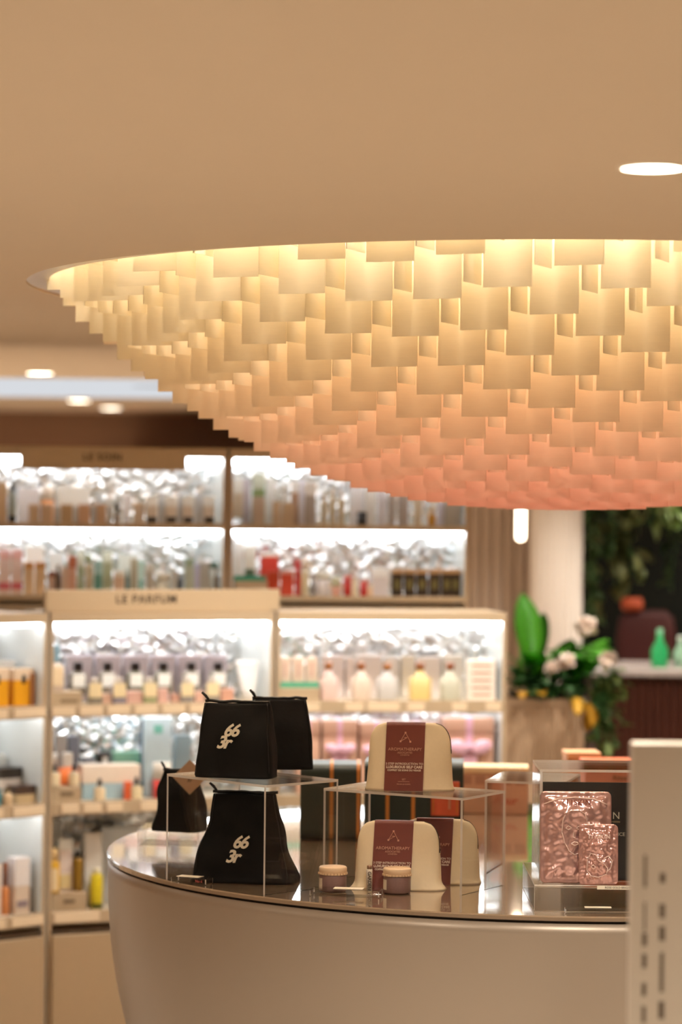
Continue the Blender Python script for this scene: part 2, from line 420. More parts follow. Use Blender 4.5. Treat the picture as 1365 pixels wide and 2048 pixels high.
def cream_pouch(label, loc, rotz, k=1.0, group=None, seed=0, flare=.004):
    W, H, D = .105 * k, .160 * k, .047 * k
    def w(v):
        base = W * (1.0 - .09 * v) + flare * k * max(0, 1 - v * 7) ** 2
        if v > .70:
            q = (v - .70) / .30; base -= .034 * k * (1 - math.sqrt(max(0, 1 - q * q)))
        return base
    def d(v): return D * (1 - .86 * v) + .003
    t = thing('cosmetic_pouch', label, 'pouch', loc, rotz, group)
    mk('body', pouch_body(w, d, H, 3.6, 30, 64, seed, .0022 * k), M_cream, t, True)
    # card sleeve around the middle
    bw = .047 * k; bm = bmesh.new(); rows = []
    def ysurf(x, v): return d(v) * max(0.0, 1 - abs(x / w(v)) ** 3.6) ** (1 / 3.6) + .0026 * k
    nv = 24
    for i in range(nv + 1):
        v = i / nv * .998
        rows.append([Vector((x * bw + .004 * k * (v - .5) - .012 * k, -ysurf(x * bw - .012 * k, v), v * H + (.002 if i == nv else 0))) for x in [q / 6 - 1 for q in range(13)]])
    for i in range(nv, -1, -1):
        v = i / nv * .998
        rows.append([Vector((x * bw + .004 * k * (v - .5) - .012 * k, ysurf(x * bw - .012 * k, v), v * H + (.002 if i == nv else 0))) for x in [q / 6 - 1 for q in range(13)]])
    V = [[bm.verts.new(q) for q in r] for r in rows]
    for A, B in zip(V, V[1:]):
        for i in range(12): bm.faces.new((A[i], A[i + 1], B[i + 1], B[i]))
    band = mk('card_sleeve', bm, M_maroon, t, True)
    # print on the sleeve
    slope = math.atan2(D * .86, H)
    def spot(u, v): return (u * k - .012 * k + .004 * k * (v - .5), -(d(v) + .0034 * k), v * H)
    rot = (R(90) - slope, 0, 0)
    def T(s, size, v, m, u=0, bold=0): text('sleeve_lettering', s, size * k, m, band, spot(u, v), rot, bold=bold * k, depth=.0003)
    T('AROMATHERAPY', .0105, .615, M_copper); T('ASSOCIATES', .0065, .565, M_copper); T('LONDON', .005, .53, M_copper)
    T('3 STEP INTRODUCTION TO', .0072, .40, M_white_print, bold=.0001); T('LUXURIOUS SELF CARE', .0084, .352, M_white_print, bold=.0003)
    T('COFFRET DE SOINS DU VISAGE', .0058, .305, M_white_print, bold=.0002)
    T('SET', .006, .17, M_copper); T('POUR LE CORPS', .0045, .10, M_copper)
    ln = bmesh.new(); bx(ln, 0, 0, 0, .028 * k, .0005, .0008 * k); o = mk('sleeve_line', ln, M_copper, band); o.location = spot(0, .14); o.rotation_euler = (-slope, 0, 0)
    em = bmesh.new(); s3 = .0125 * k
    Pt = [(0, .0, .95 * s3), (-.25 * s3, 0, 0), (-.95 * s3, 0, -.75 * s3), (.95 * s3, 0, -.8 * s3), (.3 * s3, 0, 0), (0, 0, .95 * s3)]
    for a_, b_ in ((0, 2), (0, 3), (1, 4), (2, 4)): tube(em, [Pt[a_], Pt[b_]], .0006 * k, 4)
    for q in (0, 2, 3): bx(em, *Pt[q], .0042 * k, .0006, .0042 * k)
    o = mk('sleeve_emblem', em, M_copper, band); o.location = spot(0, .79); o.rotation_euler = (-slope, 0, 0)
    # zip along the top seam and down the right shoulder
    bm = bmesh.new()
    pts = []
    for i in range(18):
        v = 1 - .42 * i / 17
        pts.append((w(v) * .995 + .0008, -.35 * d(v), v * H))
    tube(bm, pts, .0011 * k, 5)
    zp = mk('zip', bm, M_zip, t, True)
    bm = bmesh.new(); bx(bm, *pts[-1], .003, .003, .010); mk('zip_pull', bm, M_zip, zp)
    for s_ in (-1, 1):
        bm = bmesh.new(); bx(bm, s_ * (w(.55) - .002), 0, .55 * H, .006, .012, .008, .001); mk('zip_tab', bm, M_cream, t)
    return t
H_L, H_R = COUNTER + .258, COUNTER + .23
cream_pouch('cream pouch with maroon card sleeve standing on top of the acrylic riser', on_z(820, 1578, H_R + .0005), R(-3), 1.0, seed=1)
p = on_z(797, 1776, COUNTER + .0005)
cream_pouch('cream pouch with maroon card sleeve under the riser behind the mauve jars', p, R(-6), 1.0, seed=2, flare=.011)
p = on_z(878, 1764, COUNTER + .0005)
cream_pouch('cream pouch half hidden behind another cream pouch under the riser', p, R(-6), .96, seed=3)

M_black = mat('#12100f', .8, name='black_canvas', spec=.25, var=.12, scale=90, bump=.15)
M_blackzip = mat('#0d0b0a', .45, name='black_zip')
M_ivory = mat('#efe6d2', .6, name='ivory_print')
def black_bag(label, loc, rotz, w0=.095, h=.185, d0=.06, seed=0, flare=.0, logo=True, lean=0.0, group=None, wob=.006, lpos=(0, .5), lrot=-.0):
    def w(v): return w0 * (1 - .10 * v) + flare * (1 - v) ** 2.2 + .006 * math.sin(v * math.pi)
    def d(v): return d0 * (1 - .80 * v) + .007 * math.sin(v * math.pi) + flare * .5 * (1 - v) ** 3
    t = thing('canvas_bag', label, 'bag', loc, rotz, group)
    bm = pouch_body(w, d, h, 5.5, 34, 72, seed, wob)
    mk('body', bm, M_black, t, True)
    bm = bmesh.new()
    tube(bm, [(-w(1) * 1.02 + 2.04 * w(1) * i / 14, .0, h + .003 + .003 * noise.noise(Vector((i * .4, seed, 0)))) for i in range(15)], .0042, 6)
    z = mk('zip', bm, M_blackzip, t, True)
    bm = bmesh.new(); tube(bm, [(-w(1) * .9, 0, h + .004), (-w(1) * 1.0, -.004, h + .016), (-w(1) * 1.12, -.004, h + .024)], [.003, .004, .003], 6); mk('zip_pull', bm, M_blackzip, z, True)
    for s_ in (-1, 1):          # side seams
        bm = bmesh.new(); tube(bm, [pouch_surface(w, d, h, 5.5, v / 14, (math.pi * 1.5 + s_ * .98), seed, wob) + Vector((0, -.0008, 0)) for v in range(1, 15)], .0013, 5); mk('seam', bm, M_blackzip, t, True)
    if logo:
        sl = math.atan2(d0 * .8, h)
        def spot(u, v): return Vector((u, -(d(v) + .0075), v * h))
        for s_, du, dv in (('66', .007, .075), ('3r', -.010, -.085)):
            text('bag_lettering', s_, .042, M_ivory, t, spot(lpos[0] + du, lpos[1] + dv), (R(90) - sl, lrot, 0), bold=.0012, shear=.35, depth=.0006, space=.82)
    return t
p = on_z(474, 1553, H_L + .0005)
black_bag('black canvas bag standing on the acrylic riser with its whole ivory emblem showing', p, R(-14), .088, .178, .05, 1, .006, lpos=(-.012, .56))
p = on_z(548, 1540, H_L + .0005)
black_bag('black canvas bag on the acrylic riser, half hidden behind another bag', (p.x + .012, p.y + .055, p.z), R(6), .075, .172, .045, 5, .008, lpos=(-.05, .52))
p = at(490, 1722, 6.755)
black_bag('slumped black canvas bag with ivory emblem underneath the acrylic riser', (p.x, 6.755, COUNTER + .0005), R(-10), .088, .212, .045, 9, .042, wob=.011, lpos=(-.01, .38))
p = on_z(352, 1662, COUNTER + .046)
bd = black_bag('black canvas bag with a paper tag on a clear block beside riser', (p.x + .01, p.y + .015, COUNTER + .0458), R(-20), .054, .158, .036, 13, .014, logo=False, wob=.012)
bm = bmesh.new(); bx(bm, 0, 0, 0, .066, .0012, .066, M=Matrix.Translation((.046, -.045, .148)) @ Matrix.Rotation(R(10), 4, 'Z') @ Matrix.Rotation(R(45), 4, 'Y'))
tg = mk('paper_tag', bm, mat('#b99a80', .7, name='kraft_tag'), bd); text('tag_print', '3r', .016, M_blackzip, bd, (.046, -.0462, .140), (R(90), R(10), R(10)))

# ------------------------------------------------------------------ jars, vial
M_mauve = mat('#8d6f6a', .38, name='mauve_scrub', var=.12, scale=200)
M_lid = mat('#e3c4a0', .5, name='cream_lid', var=.03)
def jar(label, px, py, dy):
    p = on_z(px, py, COUNTER)
    t = thing('cosmetic_jar', label, 'jar', (p.x, p.y + dy, COUNTER), R(-15))
    mk('glass_body', lz([(0, .001), (.029, .001), (.0325, .005), (.0325, .040), (.030, .044), (0, .044)], 40), M_mauve, t, True)
    lid = mk('lid', lz([(.0, .0605), (.031, .0605), (.0333, .058), (.0333, .045), (.031, .043), (0, .043)], 40), M_lid, t, True)
    bm = bmesh.new()
    for k in range(28):
        a = 2 * math.pi * k / 28
        bx(bm, .0333 * math.cos(a), .0333 * math.sin(a), .0445, .004, .006, .004, rot=a)
    mk('rough_rim', bm, M_lid, lid)
    bm = bmesh.new(); lathe(bm, [(.0329, .010), (.0329, .034)], 10, a0=R(195), a1=R(235)); mk('label_sticker', bm, M_paper, t, True)
    return t
jar('mauve jar with cream lid standing behind the acrylic price block', 666, 1782, -.012)
jar('mauve jar with cream lid standing in front of the cream pouch', 795, 1790, .03)
p = on_z(739, 1783, COUNTER)
t = thing('perfume_vial', 'slim white vial with dark vertical print beside the mauve jar', 'vial', (p.x, p.y + .008, COUNTER))
mk('tube_body', lz([(0, .0), (.0075, .0), (.0075, .05), (.007, .052), (0, .052)], 20), mat('#f6efe2', .35), t, True)
mk('cap', lz([(0, .052), (.0058, .052), (.0058, .06), (.0045, .061), (0, .061)], 20), mat('#9a7458', .4), t, True)
text('vial_lettering', 'GARDEN', .011, M_zip, t, (0, -.0078, .025), (R(90), R(90), 0), bold=.0002)
p = on_z(738, 1779, COUNTER)
t = thing('cosmetic_bottle', 'little rose glass bottle behind the slim white vial', 'bottle', (p.x - .003, p.y + .03, COUNTER))
mk('glass_body', loft(bmesh.new(), [rrect(.013, .011, .004, z) for z in (0, .002, .03)] + [rrect(.006, .006, .004, .036)]), mat('#a4665c', .2), t, True)
mk('cap', lz([(0, .036), (.006, .036), (.006, .046), (0, .046)], 16), M_maroon, t, True)

# ------------------------------------------------------------------ mask display
BX0, BZ = .447, COUNTER + .0605
blk = thing('acrylic_plinth', 'thick clear acrylic plinth under the black panelled mask display', 'display block', (BX0, 6.28, COUNTER))
bm = bmesh.new(); bx(bm, .19, .20, .03, .38, .40, .06, bev=.0015); bm.faces.ensure_lookup_table()
for f in bm.faces:
    if f.calc_area() < .004: f.material_index = 1
mk('block', bm, [acrylic('tinted_acrylic', (.86, .85, .83)), EDGE], blk)
bm = bmesh.new(); bx(bm, .20, -.0008, .0555, .115, .0012, .0085); ps = mk('paper_strip', bm, M_paper, blk)
text('strip_lettering', 'ROSE GOLD BRIGHTENING', .0065, M_print, blk, (.20, -.0018, .0555))
p = on_z(1220, 1808, COUNTER)
s = slab('price_holder', 'long acrylic price bar with cream ticket in front of the plinth', (.60, 6.258, COUNTER), 0, (.17, .03, .013))
mk('paper_ticket', b0(-.01, 0, .0132, .06, .02, .001), M_paper, s)
box = thing('acrylic_display_box', 'clear acrylic box with black front panel holding foil face masks', 'display box', (.462, 6.345, BZ))
bw, bh, bd_ = .245, .25, .24
for nm, c, s_ in (('side_panel', (.003, bd_ / 2, bh / 2), (.006, bd_, bh)), ('side_panel', (bw - .003, bd_ / 2, bh / 2), (.006, bd_, bh)),
                  ('back_sheet', (bw / 2, bd_ - .003, bh / 2), (bw - .012, .006, bh)), ('top_sheet', (bw / 2, bd_ / 2, bh + .003), (bw, bd_, .006)), ('front_sheet', (bw / 2, .003, bh / 2), (bw - .012, .006, bh))):
    bm = bmesh.new(); acr_panel(bm, c, s_); mk(nm, bm, [ACR, EDGE], box)
bp = mk('black_panel', b0(bw / 2, .012, .002, bw - .016, .008, bh - .026), mat('#15161a', .35, name='black_card'), box)
M_gold = mat('#c9b184', .35, .5, name='gold_print')
text('panel_lettering', '111SKIN', .0225, mat('#d8d0bd', .4, name='pale_print'), bp, (.1855, .0072, at(1234, 1632, 6.352).z - BZ), align='RIGHT', space=1.15)
text('panel_lettering', 'NCE', .0115, MATS['pale_print'], bp, (.1975, .0072, at(1245, 1669, 6.352).z - BZ), align='RIGHT')
text('panel_lettering', 'LONDON', .006, M_gold, bp, (.1855, .0072, at(1232, 1644, 6.352).z - BZ), align='RIGHT')
M_foil = mat('#dcb0aa', .2, .7, name='rose_foil', var=.10, scale=26, bump=.15)
M_foil2 = mat('#d3a39b', .22, .7, name='rose_foil_small', var=.12, scale=34, bump=.2)
M_lineart = mat('#f0d6cc', .35, .2, name='pale_line_print')
def sachet(label, x, y, w, h, m, lean, big):
    t = thing('foil_sachet', label, 'sachet', (x, y, BZ), 0)
    tilt = Matrix.Rotation(-lean, 4, 'X')
    bm = bmesh.new(); NX, NZ = 44, 56; rows = []
    def surf(u, v):
        e = min(u, 1 - u) * w; f = min(v, 1 - v) * h; b = min(e, f)
        bul = .011 * max(0, min(1, (b - .012) / .03)) ** .7
        wr = .0024 * noise.noise(Vector((u * 5 + x * 40, v * 7, 1.0))) + .0022 * noise.noise(Vector((u * 14, v * 16 + x * 9, 4.0))) + .0011 * (1 - abs(noise.noise(Vector((u * 6 + 3, v * 8 + x * 31, 9.0)))) * 2.2)
        return -bul - wr * (.4 + min(1, b / .02))
    rad = .012
    def outline(u, v):
        X, Z = (u - .5) * w, v * h
        cx = max(abs(X) - (w / 2 - rad), 0); cz = max(abs(Z - h / 2) - (h / 2 - rad), 0)
        l = math.hypot(cx, cz)
        if cx > 0 and cz > 0 and l > rad:
            X = math.copysign(w / 2 - rad + cx / l * rad, X); Z = h / 2 + math.copysign(h / 2 - rad + cz / l * rad, Z - h / 2)
        return X, Z
    for side in (0, 1):
        V = []
        for j in range(NZ + 1):
            r_ = []
            for i in range(NX + 1):
                u, v = i / NX, j / NZ; X, Z = outline(u, v); yy = surf(u, v) if side == 0 else .003 - .3 * surf(u, v)
                r_.append(bm.verts.new(tilt @ Vector((X, yy if side == 0 else max(.0022, yy), Z))))
            V.append(r_)
        for A, B in zip(V, V[1:]):
            for i in range(NX): bm.faces.new((A[i], A[i + 1], B[i + 1], B[i]))
        if side == 0: F0 = V
        else:
            for j in range(NZ): 
                bm.faces.new((F0[j][0], F0[j + 1][0], V[j + 1][0], V[j][0])); bm.faces.new((F0[j][NX], F0[j + 1][NX], V[j + 1][NX], V[j][NX]))
            for i in range(NX):
                bm.faces.new((F0[0][i], F0[0][i + 1], V[0][i + 1], V[0][i])); bm.faces.new((F0[NZ][i], F0[NZ][i + 1], V[NZ][i + 1], V[NZ][i]))
    body = mk('foil_body', bm, m, t, True)
    def on(u, v): return tilt @ Vector(((u - .5) * w, surf(u, v) - .0034, v * h))
    pt = on(.5, .88 if big else .80); text('foil_lettering', '111SKIN', .017 if big else .013, mat('#8e5248', .4, .3, name='foil_print') if big else M_lineart, body, (pt.x, pt.y - .004, pt.z), (R(90) + lean, 0, 0), space=1.1, bold=.0003)
    ln = bmesh.new()
    def path(pts, r_=.0010):
        fine = []
        for (u0, v0), (u1, v1) in zip(pts, pts[1:]): fine += [(u0 + (u1 - u0) * k / 5, v0 + (v1 - v0) * k / 5) for k in range(5)]
        tube(ln, [on(*q) for q in fine + [pts[-1]]], r_, 5)
    if big:
        path([(.62 + .0 * k, .60 - .0 * k) for k in range(1)] + [(.30 + .34 * 0, .40)] if 0 else [(.30, .55), (.31, .68), (.35, .76), (.42, .79), (.55, .79), (.62, .76), (.65, .68), (.66, .55), (.62, .42), (.55, .33), (.48, .31), (.40, .35), (.34, .44), (.30, .55)])
        path([(.35, .60), (.39, .625), (.44, .60), (.39, .58), (.35, .60)]); path([(.50, .60), (.55, .625), (.59, .60), (.55, .58), (.50, .60)])
        path([(.43, .43), (.47, .45), (.51, .445), (.54, .43), (.48, .41), (.43, .43)], .0014); path([(.465, .56), (.455, .50), (.485, .495)])
        path([(.05, .86), (.25, .92), (.5, .935), (.75, .92), (.94, .86)], .0013)
    else:
        path([(.20, .25), (.22, .42), (.30, .52), (.42, .50), (.50, .40), (.62, .36), (.72, .28), (.70, .18), (.50, .13), (.30, .15), (.20, .25)])
        path([(.62, .44), (.75, .48), (.84, .40), (.80, .28), (.70, .22)], .0013); path([(.30, .30), (.36, .33), (.42, .30), (.36, .27), (.30, .30)])
    mk('line_drawing', ln, M_lineart, body, True)
    return t
p1 = at(1153, 1670, 6.315)
sachet('large rose foil face mask sachet leaning on the black panel', p1.x, 6.312, .163, .208, M_foil, R(6), True)
p2 = at(1198, 1700, 6.29)
sachet('small rose foil eye mask sachet leaning on the larger sachet', p2.x, 6.288, .09, .137, M_foil2, R(3.5), False)

# ------------------------------------------------------------------ boxes further back on the island
M_green = mat('#2b3a38', .45, name='green_trunk', var=.06); M_orange_trim = mat('#c98642', .5, name='orange_piping'); M_coral = mat('#d4664a', .45, name='coral_clasp')
def trunk(label, px0, px1, py, h, dep, rotz, straps, clasp=None):
    p = on_z((px0 + px1) / 2, py, COUNTER); w = (px1 - px0) * p.y / F
    t = thing('vanity_trunk', label, 'trunk', (p.x, p.y, COUNTER + .003), rotz)
    bm = bmesh.new(); loft(bm, [[(x, y_, z_) for (y_, z_) in [(q[0] + dep / 2, q[1] + h / 2) for q in [(a, b) for a, b, _ in rrect(dep / 2, h / 2, .022, 0, 5)]]] for x in (-w / 2, w / 2)])
    mk('body', bm, M_green, t)
    for s_ in straps:
        bm = bmesh.new(); o_ = .0025
        loft(bm, [[(s_ * w - .006 + dx, q[0] + dep / 2, q[1] + h / 2) for q in [(a, b) for a, b, _ in rrect(dep / 2 + o_, h / 2 + o_, .023, 0, 5)]] for dx in (0, .010)])
        mk('strap', bm, M_orange_trim, t)
    if clasp:
        c = mk('clasp_panel', b0(clasp[0] * w, -.004, clasp[1], clasp[2], .006, clasp[3], .001), M_coral, t)
        bm = bmesh.new(); bx(bm, clasp[0] * w + .012, -.009, clasp[1] + clasp[3] * .45, .006, .006, clasp[3] * .5, .001); mk('buckle', bm, M_copper, c)
        for q in (-1, 1):
            bm = bmesh.new(); bx(bm, clasp[0] * w + q * clasp[2] * .42, -.0085, clasp[1] + clasp[3] * .5, .003, .003, clasp[3] * .8); mk('stud_row', bm, M_orange_trim, c)
    return t
trunk('dark green vanity trunk with one orange strap behind the black bags', 600, 722, 1682, .205, .18, R(0), (.02, .46))
trunk('dark green vanity trunk with coral clasp panel behind the cream pouch', 728, 926, 1676, .205, .18, R(-3), (-.26, .0), (.32, .06, .078, .095))
def carton(name, label, cat, loc, rotz, s, m, group=None, bev=.002):
    t = thing(name, label, cat, loc, rotz, group); mk('body', b0(0, 0, 0, *s, bev), m, t); return t
p = on_z(990, 1628, COUNTER)
t = carton('gift_carton', 'beige carton with pale lid and red print at the back of island', 'box', (p.x, p.y + .06, COUNTER), R(-4), (.205, .13, .122), mat('#c49c84', .6))
mk('lid', b0(0, 0, .1222, .209, .134, .018, .002), mat('#e6cda6', .6), t)
for k in range(5): mk('square_print', b0(-.08 + .04 * k, -.0652, .088, .03, .001, .026), mat('#a8806c', .6), t)
text('carton_lettering', 'Fleur', .034, mat('#b0433c', .6), t, (.035, -.0656, .04), shear=.3)
p = at(1222, 1505, 8.1)
t = carton('gift_carton', 'orange gift box with pink front behind the acrylic display box', 'box', (p.x, 8.1, COUNTER), R(3), (.165, .12, .158), mat('#d98f78', .5))
mk('lid', b0(0, 0, .1582, .169, .124, .026, .002), mat('#e4713f', .5), t); text('box_lettering', 'Rituel', .02, M_zip, t, (.02, -.061, .135), shear=.2)
p = at(1178, 1512, 8.25)
t = carton('gift_carton', 'peach gift box peeking out beside the orange gift box', 'box', (p.x - .015, 8.32, COUNTER), R(3), (.10, .12, .17), mat('#dba77c', .5))
mk('lid', b0(0, 0, .1702, .104, .124, .018, .002), mat('#e8b486', .5), t)

# ------------------------------------------------------------------ foreground sign panel
p = at(1265, 1485, 4.55)
sg = thing('sign_totem', 'satin champagne totem panel with dark vertical lettering in front of island', 'sign', (p.x, 4.55, 0))
mk('panel', b0(.16, .02, .03, .32, .04, p.z - .03, .003), mat('#c2b5a4', .34, .12, name='totem_satin', var=.05, scale=2.5), sg)
mk('foot', b0(.16, .02, 0, .36, .20, .03, .004), M_champ, sg)
M_dark = mat('#5d4f40', .6, name='dark_lettering')
for col_x, bars in ((1290, ((1710, 1775, 6), (1805, 1862, 4), (1866, 1892, 10), (1908, 1936, 9), (1966, 1992, 9), (2012, 2046, 8))),
                    (1325, ((1746, 1766, 11), (1808, 1836, 11), (1853, 1882, 12), (1905, 1985, 8), (2003, 2038, 12)))):
    for y0_, y1_, w_ in bars:
        za, zb_ = at(col_x, y1_, 4.55).z, at(col_x, y0_, 4.55).z
        mk('printed_mark', b0(at(col_x, 1880, 4.55).x - p.x, -.0003, za, w_ * 4.55 / F, .0008, zb_ - za), M_dark, sg)

# ================================================================== SHELVING BAYS
M_chrome = mat('#dfe3e6', .22, .9, name='hammered_silver', var=.05, scale=14)
M_side = mat('#e4eaeb', .25, name='pale_gloss_panel', var=.02)
M_rail = mat('#bfa98c', .5, .05, name='champagne_rail', var=.03)
M_led = emit('shelf_led', (0.93, 0.97, 1.0), 15.0)
M_led_hi = emit('shelf_led_bright', (0.93, 0.97, 1.0), 30.0)
M_led2 = emit('shelf_led_soft', (0.93, 0.97, 1.0), 11.0)
M_led_fill = emit('shelf_fill_led', (0.95, 0.97, 1.0), 13.0)
M_price = mat('#e9d3b4', .6, name='price_card', var=.03)
class Bay:
    def __init__(s, pl, pr):
        s.o = Vector((pl[0], pl[1])); d = Vector((pr[0], pr[1])) - s.o
        s.len = d.length - .010; s.u = d.normalized(); s.o = s.o + s.u * .005; s.v = Vector((-s.u.y, s.u.x)); s.ang = math.atan2(s.u.y, s.u.x)
    def w(s, a, V, z): q = s.o + s.u * a + s.v * V; return Vector((q.x, q.y, z))
    def hit(s, x, y, V):                 # where the sight line through (x, y) meets the plane at depth V
        a, b = ray(x, y); q = s.o + s.v * V
        # q + u*t = k*(a,1)
        det = s.u.x * -1.0 + a * s.u.y
        t = (-(q.x) * -1.0 + -a * q.y) / det if abs(det) > 1e-9 else 0
        t = (q.x - a * q.y) / (a * s.u.y - s.u.x)
        Y = q.y + s.u.y * t
        return t, Y, EYE + b * Y
def pt(px, Y, y=1240): a, _ = ray(px, y); return (a * Y, Y)
L0, L1, L2, L3 = pt(-330, 8.86), pt(97, 9.42), pt(551, 9.75), pt(1016, 9.87)
U0, U1, U2 = pt(-230, 9.9, 1000), pt(456, 10.12, 1000), pt(941, 10.2, 1000)
BL, BM, BR = Bay(L0, L1), Bay(L1, L2), Bay(L2, L3)
UL, UR = Bay(U0, U1), Bay(U1, U2)
DEP = .30
def facet_panel(w, h, seed, cell=.016):
    rnd = random.Random(seed); nx, nz = max(2, int(w / cell)), max(2, int(h / cell))
    bm = bmesh.new(); V = []
    for j in range(nz + 1):
        V.append([bm.verts.new((w * i / nx + (rnd.uniform(-.3, .3) * cell if 0 < i < nx else 0), rnd.uniform(-.0045, 0.0045), h * j / nz + (rnd.uniform(-.3, .3) * cell if 0 < j < nz else 0))) for i in range(nx + 1)])
    for A, B in zip(V, V[1:]):
        for i in range(nx):
            if rnd.random() < .5: bm.faces.new((A[i], A[i + 1], B[i + 1])); bm.faces.new((A[i], B[i + 1], B[i]))
            else: bm.faces.new((A[i], A[i + 1], B[i])); bm.faces.new((A[i + 1], B[i + 1], B[i]))
    return bm
def shelving(name, label, bay, levels, top, base, led, seed, doors, zfoot=0.0, rail=.044):
    """levels: shelf heights (top face) from low to high; local x along the bay, y into its depth"""
    t = thing(name, label, 'shelving', (bay.o.x, bay.o.y, 0), bay.ang)
    w = bay.len; th = .013
    for x in (th / 2, w - th / 2):
        bm = bmesh.new(); bx(bm, x, DEP / 2, (top + zfoot) / 2, th, DEP, top - zfoot); bm.faces.ensure_lookup_table()
        sp = mk('side_panel', bm, M_side, t)
        mk('edge_strip', b0(x, -.003, zfoot, th, .006, top - zfoot), M_rail, sp)
    mk('top_panel', b0(w / 2, DEP / 2 - .004, top - .034, w, DEP + .008, .034, .001), M_rail, t)
    hs = list(levels) + [top - .034]
    for k, z in enumerate(levels):
        mk('shelf', b0(w / 2, DEP / 2, z - .012, w - 2 * th, DEP - .004, .012), mat('#c9bda9', .35, name='shelf_lacquer'), t)
        mk('price_rail', b0(w / 2, -.004, z + .004 - rail, w - 2 * th, .008, rail, .001), M_rail, t)
    zs = [z for z in levels] + [top]
    for k, z in enumerate(levels):
        z1 = (levels[k + 1] - .012) if k + 1 < len(levels) else top - .034
        bm = facet_panel(w - 2 * th, z1 - z, seed + k); o = mk('hammered_back', bm, M_chrome, t); o.location = (th, DEP - .012, z)
        m_ = led[k]
        if m_ is not None:
            mk('light_strip', b0(w / 2, DEP - .045, z1 - .024, w - 2 * th - .01, .012, .022, .002), m_, t)
            mk('light_strip', b0(w / 2, .016, z1 - .012, w - 2 * th - .01, .012, .010, .002), M_led_fill, t)  # second strip added near the front to brighten the product fronts
    if base:
        mk('cabinet_body', b0(w / 2, DEP / 2 + .01, .08, w, DEP - .02, levels[0] - .04 - .08 - .02), M_rail, t)
        mk('plinth', b0(w / 2, DEP / 2 + .03, 0, w - .02, DEP - .06, .08), mat('#5b4a3a', .6), t)
        for k in range(doors):
            dw = (w - .02) / doors
            d_ = mk('cabinet_door', b0(.01 + dw * (k + .5), -.012, .09, dw - .008, .02, levels[0] - .04 - .09 - .035, .002), mat('#b39a7a', .5, name='cabinet_door_lacquer', var=.02), t)
            mk('finger_pull', b0(.01 + dw * (k + .5), -.004, levels[0] - .04 - .032, dw - .008, .01, .012), mat('#4d3b29', .6), d_)
    else:
        mk('back_board', b0(w / 2, DEP + .002, zfoot, w, .012, top - zfoot), M_rail, t)
        mk('lower_front', b0(w / 2, .02, zfoot, w - 2 * th, .012, levels[0] - zfoot - .03), M_rail, t)
    return t
LV = [.523, .895, 1.2275]; LT = 1.545
SL = shelving('shelving_bay', 'angled champagne shelving bay with yellow perfume sets and pale side panel', BL, LV, LT, True, [M_led2, M_led2, M_led2], 10, 1)
SM = shelving('shelving_bay', 'champagne shelving bay with the row of black capped perfume bottles', BM, LV, LT, True, [None, M_led, M_led_hi], 20, 1)
SR = shelving('shelving_bay', 'champagne shelving bay with corked bottles and pink gift boxes', BR, LV, LT, True, [M_led2, M_led2, M_led_hi], 30, 1)
UV = [1.585, 1.845]; UT = 2.125
SU1 = shelving('shelving_bay', 'tall back shelving bay lettered above with pale and green skincare cartons', UL, UV, UT, False, [M_led, M_led], 40, 1, rail=.022)
SU2 = shelving('shelving_bay', 'tall back shelving bay with red boxes and dark gift sets', UR, UV, UT, False, [M_led, M_led], 50, 1, rail=.022)
def price_card(bay, par, x0, x1, z, h=.03):
    y = 1408
    a0, Y, _ = bay.hit(x0, y, -.01); a1, _, _ = bay.hit(x1, y, -.01)
    mk('price_card', b0((a0 + a1) / 2, -.0115, z - .034, a1 - a0, .005, h, .0008), M_price, par)
for x0, x1 in ((28, 91), (-40, 14)): price_card(BL, SL, x0, x1, LV[2])
for x0, x1 in ((28, 90), (-40, 8)): price_card(BL, SL, x0, x1, LV[1])
for x0, x1 in ((27, 90), (-40, 14)): price_card(BL, SL, x0, x1, LV[0])
for k in range(8): price_card(BM, SM, 104 + k * 55, 150 + k * 55, LV[2])
for x0, x1 in ((125, 160), (168, 205), (215, 247), (283, 318), (340, 375)): price_card(BM, SM, x0, x1, LV[1])
price_card(BM, SM, 112, 203, LV[0], .034)
for x0, x1 in ((575, 640), (690, 728), (735, 800), (815, 850), (905, 935), (972, 1003)): price_card(BR, SR, x0, x1, LV[2])

# sign boards
def sign(label, bay, x0, x1, y0, y1, V, txt, tx, size, zb=None):
    a0, Y, z1 = bay.hit(x0, y0, V); a1, _, _ = bay.hit(x1, y0, V); _, _, z0 = bay.hit(x0, y1, V)
    if zb is not None: z0 = zb
    c = bay.w((a0 + a1) / 2, V, z0)
    t = thing('sign_board', label, 'sign', c, bay.ang)
    bd = mk('board', b0(0, .012, 0, a1 - a0, .024, z1 - z0, .002), mat('#c2ab8c', .5, name='sign_champagne', var=.02), t)
    at_, _, _ = bay.hit(tx, (y0 + y1) / 2, V)
    text('sign_lettering', txt, size, mat('#3a2c20', .6), t, (at_ - (a0 + a1) / 2, -.0008, (z1 - z0) * .56), bold=.0006, space=1.12)
    return t
sign('long champagne sign board reading LE PARFUM on top of the lower shelves', BM, 92, 560, 1180, 1226, .012, 'LE PARFUM', 293, .041, LT + .0005)
a0, _, _ = UL.hit(40, 900, -.02)
sign('champagne sign board reading LE SOIN on the upper shelves front', UL, 42, 374, 893, 938, -.036, 'LE SOIN', 205, .036)

